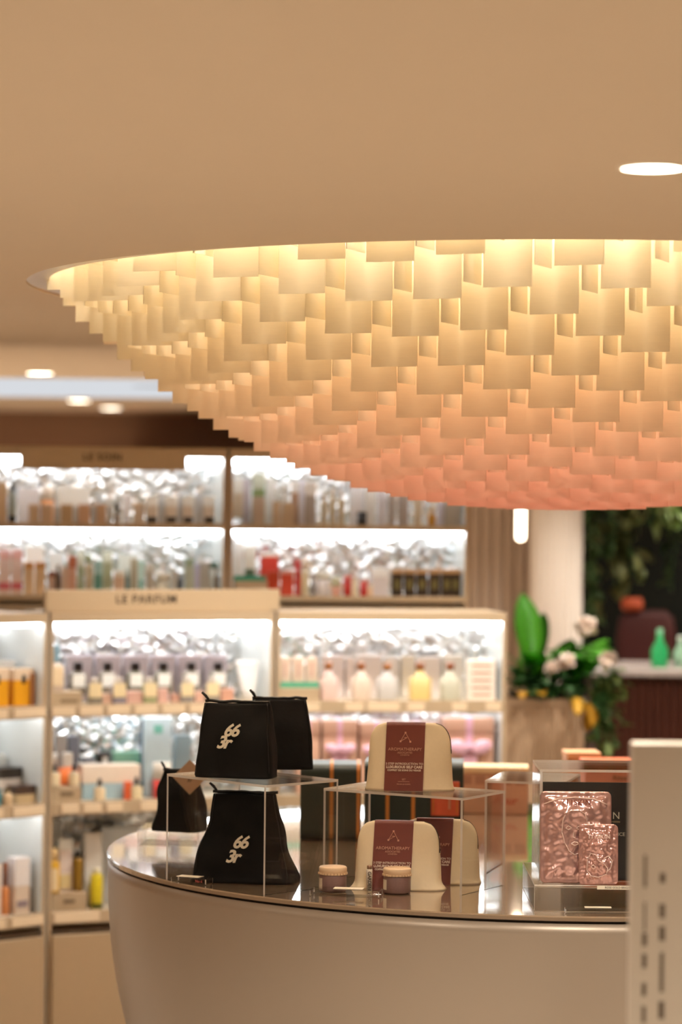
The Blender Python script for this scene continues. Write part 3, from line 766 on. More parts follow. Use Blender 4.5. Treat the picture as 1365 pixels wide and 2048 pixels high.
# ------------------------------------------------------------------ products
def product(kind, bay, x0, x1, yt, zb, V, cols, label, cat, group=None, lab=None, cap=.22, dmax=.06, turn=.7, lift=0.0):
    zb = zb + lift
    xm = (x0 + x1) / 2
    a, Y, zt = bay.hit(xm, yt, V); a0, _, _ = bay.hit(x0, yt, V); a1, _, _ = bay.hit(x1, yt, V)
    W = (x1 - x0) * Y / F; H = max(zt - zb, .02); D = min(W * .8, dmax)
    a = min(max(a, W / 2 + .018), bay.len - W / 2 - .018)
    loc = bay.w(a, V + D / 2, zb + .0006)
    col = [mat(c, .38) for c in cols]
    nm = {'C': 'carton', 'B': 'flask', 'S': 'square_bottle', 'T': 'squeeze_tube', 'J': 'cosmetic_jar', 'D': 'dropper_bottle', 'K': 'corked_bottle'}[kind]
    t = thing(nm, label, cat, loc, bay.ang * turn, group)
    hw, hd = W / 2, D / 2
    if kind == 'C':
        mk('body', b0(0, 0, 0, W * .97, D, H, min(.002, W * .05)), col[0], t)
        if len(cols) > 1 and cap > 0:
            mk('lid_band', b0(0, 0, H * (1 - cap), W * .985, D + .002, H * cap + .001, .001), col[1], t)
    elif kind == 'B':
        mk('body', lz([(0, 0), (hw * .95, 0), (hw, .003), (hw, H * (1 - cap) - .012), (hw * .8, H * (1 - cap) - .004), (hw * .45, H * (1 - cap)), (0, H * (1 - cap))], 24), col[0], t, True)
        mk('cap', lz([(0, H * (1 - cap)), (hw * .62, H * (1 - cap)), (hw * .62, H - .002), (hw * .55, H), (0, H)], 20), col[1], t, True)
    elif kind == 'S':
        hb = H * (1 - cap)
        bm = bmesh.new(); loft(bm, [rrect(hw * .97, hd, min(hw, hd) * .35, 0), rrect(hw, hd, min(hw, hd) * .35, .003), rrect(hw, hd, min(hw, hd) * .35, hb * .84), rrect(hw * .72, hd * .8, min(hw, hd) * .4, hb * .95), rrect(hw * .35, hd * .5, min(hw * .35, hd * .5) * .9, hb)]); mk('body', bm, col[0], t, True)
        mk('cap', b0(0, 0, hb, W * .46, min(D, W * .46), H - hb, .002), col[1], t)
    elif kind == 'T':
        bm = bmesh.new(); hc = H * cap
        loft(bm, [rrect(hw * .55, hw * .5, hw * .45, hc)] + [rrect(hw * (.58 + .42 * q), max(.004, hw * .52 * (1 - q)), max(.0035, hw * .45 * (1 - q)), hc + (H - hc) * q) for q in (.1, .3, .5, .7, .9, 1.0)])
        mk('body', bm, col[0], t, True)
        mk('cap', lz([(0, 0), (hw * .5, 0), (hw * .55, .003), (hw * .55, hc), (0, hc)], 20), col[1], t, True)
    elif kind == 'J':
        hb = H * (1 - cap)
        mk('body', lz([(0, 0), (hw * .9, 0), (hw, .004), (hw, hb), (0, hb)], 28), col[0], t, True)
        mk('lid', lz([(0, hb), (hw * 1.02, hb), (hw * 1.02, H - .002), (hw * .96, H), (0, H)], 28), col[1], t, True)
    elif kind == 'D':
        hb = H * .66
        mk('body', lz([(0, 0), (hw * .95, 0), (hw, .003), (hw, hb * .86), (hw * .4, hb), (0, hb)], 20), col[0], t, True)
        cp = mk('cap', lz([(0, hb), (hw * .48, hb), (hw * .48, hb + H * .14), (0, hb + H * .14)], 16), col[1], t, True)
        mk('rubber_bulb', lz([(0, hb + H * .14), (hw * .34, hb + H * .14), (hw * .36, H * .95), (hw * .2, H), (0, H)], 16), col[1], cp, True)
    elif kind == 'K':
        hb = H * .80
        bm = bmesh.new(); loft(bm, [rrect(hw * .96, hd, hd * .6, 0), rrect(hw, hd, hd * .6, .003), rrect(hw, hd, hd * .6, hb * .72), rrect(hw * .45, hd * .5, hd * .48, hb * .86), rrect(hw * .36, hd * .45, hd * .43, hb)]); mk('body', bm, col[0], t, True)
        mk('cork', lz([(0, hb), (hw * .38, hb), (hw * .46, H - .002), (hw * .40, H), (0, H)], 16), col[1], t, True)
    if lab:
        c, v0, v1, wf = lab[:4]
        if kind in 'BDJ' :
            ang = math.acos(max(-.99, min(.99, wf)))
            mk('front_label', lz([(hw * 1.012 + .0005, H * v0), (hw * 1.012 + .0005, H * v1)], 10, a0=math.pi * 1.5 - (math.pi / 2 - ang), a1=math.pi * 1.5 + (math.pi / 2 - ang)), mat(c, .6), t, True)
        else:
            if isinstance(c, str): mk('front_label', b0(0, -hd - .0008, H * v0, W * wf, .0016, H * (v1 - v0), .0004), mat(c, .6), t)
            else:
                for i_ in range(c[1]): mk('printed_bar', b0(0, -hd - .0008, H * (v0 + (v1 - v0) * i_ / (c[1] - 1)), W * wf, .0016, H * .045), mat(c[0], .6), t)
    return t
P = product
NTH = {}
def nth(rest):
    NTH[rest] = NTH.get(rest, -1) + 1
    return ('first', 'second', 'third', 'fourth', 'fifth', 'sixth', 'seventh', 'eighth')[NTH[rest]] + ' ' + rest
WH, GY, LI, TA, CR, BK = '#eeefec', '#b9b5b1', '#d6cfda', '#c8ac8c', '#e6d6b8', '#191614'
U1z, U2z = UV[1], UV[0]
# upper bay, top shelf (left)
P('C', UL, -14, 15, 964, U1z, .05, [TA], 'tall tan carton at far end of the top skincare shelf', 'carton')
P('B', UL, 18, 33, 966, U1z, .07, ['#9aa39c', BK], 'slim grey bottle with black cap beside the tan carton', 'bottle', lab=(BK, .02, .18, .9))
P('C', UL, 36, 80, 976, U1z, .15, ['#e8e6ec'], 'wide pale lilac carton behind small tan cartons on top shelf', 'carton')
P('J', UL, 83, 109, 974, U1z, .13, ['#e6a877', '#f0e6da'], 'peach jar with pale lid between white cartons', 'jar', cap=.35)
P('C', UL, 113, 182, 973, U1z, .19, [WH], 'long white carton lying behind the tan carton row', 'carton')
for k, (a, b) in enumerate(((58, 79), (84, 106), (122, 147), (157, 182), (193, 213))):
    P('C', UL, a, b, 1009, U1z, .04, [('#cbb195', '#c6ac92', '#bda27f', '#cfa98c', '#c9a98b')[k]], nth('small tan carton counted from the tall tan carton on top shelf'), 'carton', 'small tan cartons on the top shelf')
for a, b in ((108, 120), (148, 156), (183, 192), (214, 226)):
    P('C', UL, a, b, 1012, U1z, .06, ['#c3c8cb'], nth('slim grey-blue carton counted from the peach jar with pale lid'), 'carton', 'slim grey cartons between the tan ones')
P('B', UL, 228, 241, 1006, U1z, .05, ['#9d948c', BK], 'slim grey mascara tube with black cap on top shelf', 'mascara', cap=.5)
P('T', UL, 244, 266, 990, U1z, .08, ['#e9e9ee', '#d9d9e0'], 'pale lilac squeeze tube beside the black capped mascara', 'tube')
P('C', UL, 268, 290, 1007, U1z, .06, ['#cbb9a4'], 'small beige carton beside the pale lilac squeeze tube', 'carton')
for a, b in ((293, 317), (331, 356), (366, 389), (408, 431)):
    P('C', UL, a, b, 993, U1z, .07, ['#d9cbbb', WH], nth('beige carton with black base label, counted from the pale lilac tube'), 'carton', 'beige cartons with black base labels', lab=(BK, .06, .26, .8), cap=.35)
for a, b in ((318, 330), (357, 365), (391, 407)):
    P('C', UL, a, b, 985, U1z, .10, ['#cfd2d6'], nth('narrow grey carton among the black labelled cartons, counted from the lilac tube'), 'carton', 'narrow grey cartons on the top shelf')
# upper bay, top shelf (right)
P('C', UR, 464, 484, 958, U1z, .06, ['#d8cdbb', WH], 'tall cream carton with white lid at start of right top shelf', 'carton', lift=.03, cap=.4)
P('C', UR, 486, 502, 958, U1z, .12, ['#c9c3cc'], 'tall lilac grey carton beside the cream carton on right top shelf', 'carton')
P('C', UR, 505, 531, 994, U1z, .05, ['#bfae9f'], 'pinkish beige carton with a green carton behind it', 'carton')
P('C', UR, 506, 531, 948, U1z, .15, ['#93a875', '#cfd6c4'], 'leaf green carton showing over the pinkish beige carton', 'carton', cap=.3)
P('C', UR, 533, 552, 958, U1z, .12, ['#e3e5e3'], 'tall white carton beside the leaf green carton', 'carton')
P('C', UR, 546, 561, 1003, U1z, .05, ['#cdb699'], 'little gold beige carton in front of the tall white carton', 'carton')
P('B', UR, 556, 580, 968, U1z, .13, ['#d5d3cc', '#e9e8e4'], 'round white bottle behind little beige cartons', 'bottle')
P('C', UR, 564, 589, 1006, U1z, .05, ['#c7b196'], 'little sand carton in front of the round white bottle', 'carton')
P('C', UR, 583, 599, 964, U1z, .11, ['#b7977f', '#e9e6e2'], 'slim brown carton with white lid on right top shelf', 'carton', cap=.25)
P('C', UR, 600, 615, 961, U1z, .09, ['#e2e2ee'], 'slim lilac white carton beside the slim brown carton', 'carton')
P('C', UR, 611, 633, 966, U1z, .06, ['#a79f99', '#d9d5d0'], 'grey taupe carton with pale lid on right top shelf', 'carton', cap=.3)
for a, b, y in ((643, 656, 986), (660, 673, 976), (677, 691, 981)):
    P('B', UR, a, b, y, U1z, .07, ['#c8bb9f', '#eae0d4'], nth('slim cream bottle counted from the grey taupe carton'), 'bottle', 'three slim cream bottles on the right top shelf')
P('C', UR, 700, 729, 966, U1z, .10, ['#e4e6ec'], 'white carton standing behind the small black jar', 'carton')
P('J', UR, 716, 735, 1024, U1z, .04, [BK, '#2a2a2c'], 'small black jar in front of the white carton on top shelf', 'jar')
P('C', UR, 731, 753, 974, U1z, .12, ['#eceae4'], 'ivory white carton beside the carton behind the black jar', 'carton')
P('C', UR, 756, 775, 981, U1z, .08, ['#d7d9e4'], 'cool white carton beside the grey carton pair', 'carton')
for a, b in ((777, 792), (797, 818)): P('C', UR, a, b, 990, U1z, .07, ['#a9a3a0'], nth('plain grey carton counted from the cool white carton'), 'carton', 'grey carton pair on the right top shelf')
P('C', UR, 829, 845, 996, U1z, .07, ['#cfc6b2'], 'slim cream carton beside the dark gap near amber bottle', 'carton')
P('B', UR, 858, 873, 1012, U1z, .05, ['#c08a2a', '#e2d2b8'], 'small amber bottle near the end of the top shelf', 'bottle', cap=.35)
P('C', UR, 876, 889, 1000, U1z, .09, ['#cfcfe0'], 'slim lilac carton beside the small amber bottle', 'carton')
P('C', UR, 892, 926, 1003, U1z, .06, ['#aaa69e'], 'wide grey carton at the end of the right top shelf', 'carton')
# upper bay, second shelf (left)
for a, b in ((-2, 22), (24, 46)): P('C', UL, a, b, 1101, U2z, .05, ['#ecd2c9', '#e9b6b0'], nth('pale pink carton with rose band, counted towards the orange lidded cartons'), 'carton', 'pale pink cartons on the second shelf', lab=('#d8707a', .12, .28, .96), cap=.2)
for a, b in ((49, 68), (71, 92)): P('C', UL, a, b, 1126, U2z, .03, ['#efd0a8', '#e0a35e'], nth('cream carton with orange lid, counted from the pale pink cartons'), 'carton', 'cream cartons with orange lids', cap=.16)
P('C', UL, 52, 90, 1094, U2z, .16, ['#f3f1ec'], 'white carton behind the cream cartons with orange lids', 'carton')
P('C', UL, 97, 112, 1144, U2z, .06, ['#cdb0a0', '#8f5a48'], 'small beige carton with russet lid beside dark brown bottle', 'carton')
P('B', UL, 112, 123, 1130, U2z, .05, ['#5a4636', '#8d7a5e'], 'slim dark brown bottle on the second shelf', 'bottle')
P('C', UL, 98, 128, 1105, U2z, .17, ['#edf2f4'], 'white carton behind the slim dark brown bottle', 'carton')
P('C', UL, 124, 137, 1134, U2z, .06, ['#d3b49c'], 'narrow sand carton beside the salmon carton', 'carton')
P('C', UL, 137, 154, 1113, U2z, .06, ['#cf9f86', '#b5694c'], 'salmon carton with terracotta band on the second shelf', 'carton', cap=.3)
P('C', UL, 156, 169, 1103, U2z, .08, ['#a9b792', '#dfe6d6'], 'pale green carton with white top beside salmon carton', 'carton', cap=.35)
P('B', UL, 171, 187, 1109, U2z, .06, ['#bcae90', '#a9b48c'], 'tan bottle with sage cap among green cartons', 'bottle')
P('C', UL, 189, 205, 1122, U2z, .06, ['#5f9485', '#9fc3bd'], 'teal carton on the second shelf beside the tan bottle', 'carton', cap=.4)
P('C', UL, 207, 226, 1104, U2z, .08, ['#b1b594', '#e3ead9'], 'sage carton with white top beside the teal carton', 'carton', cap=.25)
P('C', UL, 228, 250, 1143, U2z, .05, ['#d8b99e', '#e8dccb'], 'low peach carton behind the sign board', 'carton', cap=.25)
P('B', UL, 251, 260, 1140, U2z, .06, ['#4c6a66', '#8aa39c'], 'slim dark teal bottle beside the low peach carton', 'bottle')
P('C', UL, 239, 280, 1108, U2z, .17, ['#e9ede9'], 'white carton behind the slim dark teal bottle', 'carton')
P('C', UL, 262, 276, 1118, U2z, .07, ['#b4ab92'], 'slim olive beige carton beside the bright teal tube', 'carton')
P('T', UL, 276, 291, 1122, U2z, .06, ['#bfe0d8', '#3f8c78'], 'mint squeeze tube standing on teal cap', 'tube', cap=.45)
P('C', UL, 293, 309, 1130, U2z, .07, ['#b1a99c', '#d9d6cb'], 'grey beige carton beside the mint squeeze tube', 'carton')
P('J', UL, 312, 341, 1144, U2z, .06, ['#c9c3ae', '#eceae0'], 'cream jar with white lid behind the sign board', 'jar', cap=.4)
P('C', UL, 344, 357, 1142, U2z, .06, ['#b9b7b2'], 'small grey carton beside the navy bottle', 'carton')
P('B', UL, 356, 366, 1146, U2z, .05, ['#3c4a55', '#8f98a0'], 'slim navy bottle on the second shelf', 'bottle')
P('C', UL, 371, 389, 1118, U2z, .07, ['#aeb3a0', '#8d9c84'], 'sage grey carton beside the slim navy bottle', 'carton', cap=.2)
P('C', UL, 390, 400, 1128, U2z, .07, ['#b6b3cc'], 'slim lavender carton on the second shelf', 'carton')
P('C', UL, 401, 421, 1124, U2z, .07, ['#aaa69c'], 'warm grey carton beside the slim lavender carton', 'carton')
P('J', UL, 424, 440, 1124, U2z, .07, ['#cfd4cc', '#5e7f74'], 'tall pale jar with green lid near the bay end', 'jar', cap=.2)
P('B', UL, 442, 452, 1138, U2z, .05, ['#6d5a45', '#8f7c66'], 'slim brown bottle against the bay side panel', 'bottle')
# upper bay, second shelf (right)
rs = thing('display_step', 'beige display step under the teal tray on second shelf', 'display step', UR.w(UR.hit(502, 1190, .05)[0], .085, UV[0] + .0006), UR.ang)
mk('body', b0(0, 0, 0, .122, .10, .055, .002), M_rail, rs)
tr = thing('product_tray', 'teal tray holding two white cartons on a beige step', 'tray', UR.w(UR.hit(500, 1165, .05)[0], .085, UV[0] + .0566), UR.ang)
mk('body', b0(0, 0, 0, .118, .10, .006, .001), mat('#3f9c82', .4), tr); mk('rim', b0(0, -.048, .006, .118, .004, .012), mat('#3f9c82', .4), tr)
P('C', UR, 464, 485, 1084, U2z, .05, ['#e8e9ea'], 'tall white carton standing in the teal tray', 'carton', lift=.063)
P('C', UR, 489, 513, 1092, U2z, .05, ['#e6e7e2'], 'white carton with dark green base label in the teal tray', 'carton', lift=.063, lab=('#5a705c', .05, .3, .8))
P('C', UR, 521, 559, 1107, U2z, .13, ['#d0463a', '#e8d8cc'], 'tall red carton with cream top behind shorter red boxes', 'carton', cap=.08)
P('C', UR, 537, 560, 1143, U2z, .03, ['#b83d1c'], 'rust orange box in front of the tall red carton', 'carton')
P('C', UR, 562, 588, 1141, U2z, .03, ['#cf4a33', '#d8a59c'], 'short red box with pale pink lid', 'carton', cap=.14)
P('C', UR, 591, 602, 1120, U2z, .06, ['#c33a3c'], 'slim crimson carton against a cream carton', 'carton')
P('B', UR, 602, 620, 1118, U2z, .05, ['#d3c8a8', '#efe6d8'], 'cream bottle with white cap beside the slim crimson carton', 'bottle', cap=.3)
P('B', UR, 622, 630, 1150, U2z, .05, ['#5b5450', '#8c8580'], 'slim dark bottle beside the white pot', 'bottle')
P('J', UR, 632, 660, 1144, U2z, .05, ['#d8d2d2', '#e8ebe6'], 'white pot with pale lid on the red box shelf', 'jar', cap=.3)
P('J', UR, 664, 683, 1154, U2z, .05, ['#d9a28e', '#d3d8c0'], 'little blush jar beside the white pot', 'jar', cap=.5)
P('J', UR, 688, 706, 1152, U2z, .05, ['#b92a24', '#d8655a'], 'taller red candle jar beside cream candle', 'candle', cap=.15)
P('J', UR, 704, 716, 1158, U2z, .012, ['#e2d0b0', '#efe4cf'], 'cream candle jar between the two red candles', 'candle')
P('J', UR, 721, 739, 1162, U2z, .05, ['#c22d25', '#d8655a'], 'shorter red candle jar near the white carton', 'candle', cap=.15)
P('J', UR, 736, 747, 1170, U2z, .012, ['#e4c4a4', '#efe4cf'], 'little peach candle jar in front of the white carton', 'candle')
P('C', UR, 745, 779, 1137, U2z, .06, ['#dcd7dc', '#eef1f5'], 'white carton standing beside the dark gift sets', 'carton', cap=.3)
for k in range(6):
    P('C', UR, 784 + k * 25, 807 + k * 25, 1139, U2z, .05, ['#352618', '#b8936a'], nth('dark brown gift set counted from the white carton beside the row'), 'gift set', 'dark gift sets on the second shelf', lab=('#6d6434', .28, .62, .45), cap=.16)
# middle bay, top shelf
A1 = LV[2]
st = thing('display_step', 'tan display step under the blue capped bottle', 'display step', BM.w(BM.hit(136, 1390, .03)[0], .075, A1 + .0006), BM.ang * .7)
mk('body', b0(0, 0, 0, .11, .09, .045, .002), M_rail, st); mk('slot_label', b0(.01, -.0455, .008, .06, .002, .01), mat('#8b7a62', .6), st)
P('S', BM, 101, 130, 1291, A1, .04, ['#d3bfae', '#7d99a6'], 'perfume bottle with blue grey cap and cream label on tan step', 'bottle', lab=('#f0d8b4', .12, .52, .85), lift=.046, cap=.38)
for k, (a, b) in enumerate(((134, 189), (193, 246), (249, 301), (304, 355), (358, 407), (411, 458))):
    P('C', BM, a, b, 1311, A1, .20, ['#d5cbd4'], nth('lilac carton behind the perfume row, counted from the blue capped bottle'), 'carton', 'lilac cartons behind the perfume bottles', dmax=.045)
for k, c in enumerate((160, 219, 275, 331, 387, 441)):
    P('S', BM, c - 17, c + 17, 1326, A1, .11, [('#6f655a', '#84796c', '#6d6a58', '#74705f', '#857c70', '#7a7264')[k], '#1d1310'], nth('black capped perfume bottle counted from the blue capped bottle'), 'bottle', 'black capped perfume bottles in a row', lab=(WH, .24, .64, .74), cap=.27, lift=.028)
for k, c in enumerate((193, 241, 303, 377, 428)):
    P('S', BM, c - 14, c + 14, 1356, A1, .012, [('#8a8375', '#8d8794', '#a0a47c', '#8f8a86', '#9a9288')[k], '#d8cfc6'], nth('small cream labelled tester bottle counted from the blue capped bottle'), 'bottle', 'small cream labelled tester bottles', lab=('#f2dfb4', .26, .80, .92), cap=.2)
for k, (a, b) in enumerate(((206, 226), (255, 288), (318, 338), (344, 362), (392, 412), (444, 470))):
    P('C', BM, a, b, 1388 - (k % 3) * 5, A1, .03, [('#dcb6a0', '#d9b0a2', '#e0b4a8', '#cfa08e', '#e2b8a6', '#d8a690')[k]], nth('low blush carton between testers, counted from the blue capped bottle'), 'carton', 'low blush cartons between testers')
P('T', BM, 478, 530, 1322, A1, .05, ['#e4e6e8', '#c9c2b8'], 'large white squeeze tube with gold label standing on its cap', 'tube', cap=.14)
# right bay, top shelf
st = thing('display_step', 'beige display step under the green tray of blush cartons', 'display step', BR.w(BR.hit(599, 1390, .03)[0], .08, A1 + .0006), BR.ang)
mk('body', b0(0, 0, 0, .145, .10, .046, .002), M_rail, st)
tr = thing('product_tray', 'jade green tray holding three blush cartons', 'tray', BR.w(BR.hit(599, 1370, .03)[0], .08, A1 + .0472), BR.ang)
mk('body', b0(0, 0, 0, .14, .09, .005), mat('#4fae8c', .4), tr); mk('rim', b0(0, -.043, .005, .14, .004, .014), mat('#4fae8c', .4), tr)
for k, (a, b) in enumerate(((560, 583), (586, 610), (613, 637))):
    P('C', BR, a, b, 1315, A1, .05, ['#dcc5b2'], nth('blush carton in the green tray, counted towards the corked bottles'), 'carton', 'blush cartons in the green tray', lab=('#c79a8c', .3, .85, .18), lift=.053, dmax=.04)
for k, (a, b, c) in enumerate(((643, 690, '#e2d5d2'), (693, 712, '#e4d6d0'), (714, 766, '#e1d6d0'), (770, 800, '#e0dad6'), (803, 832, '#ded6cb'), (836, 884, '#e4dad6'), (886, 930, '#e0dad2'))):
    P('C', BR, a, b, 1311 + (k % 2) * 3, A1, .2, [c], nth('pale carton behind corked bottles, counted from the green tray'), 'carton', 'pale cartons behind corked bottles', dmax=.05)
P('K', BR, 642, 678, 1326, A1, .05, ['#d0b3aa', '#9c6236'], 'corked bottle of pinkish glass beside the green tray', 'bottle')
P('K', BR, 706, 745, 1327, A1, .05, ['#cdb9a8', '#935a34'], 'corked bottle of sand coloured glass among blush cartons', 'bottle')
P('K', BR, 757, 798, 1328, A1, .06, ['#b9b4b0', '#a0693c'], 'corked bottle of smoky grey glass among blush cartons', 'bottle')
P('K', BR, 822, 866, 1327, A1, .05, ['#d3b878', '#8e5630'], 'corked bottle of straw yellow liquid among blush cartons', 'bottle')
P('K', BR, 884, 924, 1327, A1, .05, ['#b7b4a2', '#8a4c2a'], 'corked bottle of grey green glass beside the striped carton', 'bottle')
P('C', BR, 936, 994, 1320, A1, .03, ['#efe4d8'], 'white carton with five brown stripes near the bay upright', 'carton', lab=(('#b98f78', 5), .12, .84, .66), dmax=.055)
P('C', BR, 996, 1006, 1322, A1, .06, ['#7b7478'], 'narrow dark grey carton against the bay upright', 'carton')
# middle bay, second shelf
A2 = LV[1]
st = thing('display_step', 'tan display step under two cream labelled droppers', 'display step', BM.w(BM.hit(139, 1590, .02)[0], .085, A2 + .0006), BM.ang * .7)
mk('body', b0(0, 0, 0, .098, .12, .052, .002), M_rail, st); mk('slot_label', b0(.0, -.0605, .022, .045, .002, .012), mat('#7a6a55', .6), st)
P('C', BM, 112, 136, 1470, A2, .19, ['#a59c95'], 'taupe carton standing behind the orange bottle', 'carton', lift=.0)
P('C', BM, 138, 161, 1472, A2, .19, ['#777a86'], 'slate blue carton standing behind the orange bottle', 'carton')
P('J', BM, 99, 117, 1507, A2, .10, ['#b8aca2', '#f0efec'], 'tall jar with white lid behind the cream labelled dropper', 'jar', lift=.053, cap=.4)
P('S', BM, 120, 160, 1507, A2, .08, ['#e2773a', '#e6ddd2'], 'orange bottle with broad white top on the tan step', 'bottle', lift=.053, cap=.45)
for c in (111, 151): P('D', BM, c - 11, c + 11, 1529, A2, .03, ['#c9b79a', '#241d1b'], nth('black bulbed dropper on the tan step, counted from the bay upright'), 'dropper', 'droppers on the tan step', lab=('#ecd8b4', .06, .56, .9), lift=.053)
P('J', BM, 166, 193, 1516, A2, .18, ['#6d7078', '#8a8d96'], 'slate jar at the back of the second shelf', 'jar')
P('J', BM, 196, 226, 1506, A2, .18, ['#4a3d3a', '#3a3330'], 'dark brown jar with pale dot beside the green box', 'jar', lab=(WH, .7, .9, .3))
P('C', BM, 228, 284, 1505, A2, .19, ['#3f9a6f', '#8cc6ad'], 'green box with mint lid at the back of the shelf', 'carton', cap=.25, dmax=.05)
P('C', BM, 166, 286, 1531, A2, .07, ['#a9c6d3', '#ecdccb'], 'large pale blue gift box with broad cream lid', 'gift box', cap=.52, dmax=.09)
P('D', BM, 191, 214, 1558, A2, .012, ['#c9b79a', '#241d1b'], 'dropper bottle in front of the pale blue gift box', 'dropper', lab=('#ecd8b4', .06, .56, .9))
P('C', BM, 250, 266, 1564, A2, .03, ['#e1683f'], 'coral carton beside the dropper before the gift box', 'carton')
P('D', BM, 265, 288, 1555, A2, .012, ['#bfae8e', '#241d1b'], 'dropper bottle beside the slim coral carton', 'dropper', lab=('#ecdcb4', .06, .56, .9))
P('C', BM, 291, 347, 1436, A2, .10, ['#bfd2db'], 'tall pale blue carton with teal square on the front', 'carton', lab=('#6fb3a6', .80, .91, .32), dmax=.06)
P('C', BM, 283, 291, 1440, A2, .14, ['#5a6a86'], 'tall navy carton edge beside the pale blue carton', 'carton')
P('J', BM, 311, 347, 1527, A2, .03, ['#d0443e', '#e2dcd2'], 'red candle jar with tall white lid before pale blue carton', 'candle', cap=.46)
P('C', BM, 352, 385, 1470, A2, .14, ['#90a4ae'], 'grey blue carton beside the black bags', 'carton')
# middle bay, third shelf
A3 = LV[0]
st = thing('display_step', 'tan display step under the yellow oil bottle', 'display step', BM.w(BM.hit(143, 1780, .02)[0], .075, A3 + .0006), BM.ang * .7)
mk('body', b0(0, 0, 0, .118, .10, .062, .002), M_rail, st); mk('slot_label', b0(.0, -.0505, .026, .04, .002, .012), mat('#7a6a55', .6), st)
P('B', BM, 98, 121, 1698, A3, .03, ['#d8a51e', '#e8c890'], 'yellow oil bottle with pale gold cap on tan step', 'bottle', lift=.063, cap=.28, lab=('#f0d9b0', .05, .55, .5))
P('C', BM, 119, 147, 1680, A3, .06, ['#e3d6d2', '#eff0ee'], 'white carton beside the yellow oil bottle', 'carton', lift=.063, lab=('#e0cf9c', .05, .32, .8), cap=.2)
P('B', BM, 148, 168, 1703, A3, .04, ['#8d6a1c', '#1d1814'], 'amber bottle with black cap beside a white carton', 'bottle', lift=.063, cap=.16)
P('C', BM, 97, 128, 1641, A3, .19, ['#eef1f3'], 'bright white carton behind the yellow oil bottle', 'carton')
P('C', BM, 170, 208, 1667, A3, .07, ['#e6e4e2'], 'tall white carton behind the lemon yellow bottle', 'carton')
P('B', BM, 184, 209, 1738, A3, .02, ['#d6c21f', '#e9e2c6'], 'squat lemon yellow bottle with dark base', 'bottle', lab=('#4d5018', .02, .14, .9), cap=.12)
P('C', BM, 205, 290, 1655, A3, .16, ['#dfe5ec'], 'wide pale carton beside the tall white carton on the low shelf', 'carton')
# left bay
P('C', BL, -30, 38, 1322, A1, .13, ['#eceff0'], 'white carton behind the yellow perfume sets', 'carton', turn=1.0)
for a, b in ((-32, 23), (28, 77)):
    P('C', BL, a, b, 1338, A1, .05, ['#e9a51f', '#e2cbb0'], nth('yellow perfume set with pale top, counted towards the narrow brown carton'), 'perfume set', 'yellow perfume sets', cap=.30, lab=('#1b120c', .60, .84, .2), dmax=.05, turn=1.0)
P('C', BL, 78, 88, 1346, A1, .04, ['#9c6a44'], 'narrow brown carton beside the yellow perfume set', 'carton', turn=1.0)
P('C', BL, -20, 36, 1508, A2, .20, ['#e8ebe9'], 'white carton behind the black sunglasses display case', 'carton', turn=1.0)
P('C', BL, 10, 66, 1536, A2, .11, ['#d8cfc6', '#3a332c'], 'low beige box with black lid on the angled bay', 'carton', cap=.3, dmax=.08, turn=1.0)
P('C', BL, 34, 82, 1572, A2, .03, ['#c9b28c', '#4d3a30'], 'long gold tray box with dark brown top', 'carton', cap=.45, turn=1.0)
P('B', BL, 8, 30, 1578, A2, .012, ['#d9bd97', '#6b5a3a'], 'small sand bottle in front of the long gold box', 'bottle', turn=1.0)
P('J', BL, -16, 8, 1578, A2, .02, ['#3f7f8c', '#2c5a66'], 'teal glass jar on the angled bay', 'jar', turn=1.0)
P('B', BL, 6, 23, 1726, A3, .05, ['#d98f58', '#8a5230'], 'peach bottle with brown wood cap on the low shelf', 'bottle', cap=.45, turn=1.0)
P('C', BL, 27, 64, 1716, A3, .03, ['#d9c6b4', '#e6e0e0'], 'blush and white carton with grey print on the low shelf', 'carton', cap=.5, lab=('#8e7f86', .12, .24, .7), turn=1.0)
P('B', BL, 62, 73, 1722, A3, .05, ['#7a5a42', '#6b4028'], 'slim brown bottle beside the blush and white carton', 'bottle', cap=.5, turn=1.0)
P('C', BL, -18, 6, 1730, A3, .04, ['#e8d3c4'], 'pale pink carton beside the peach bottle', 'carton', turn=1.0)
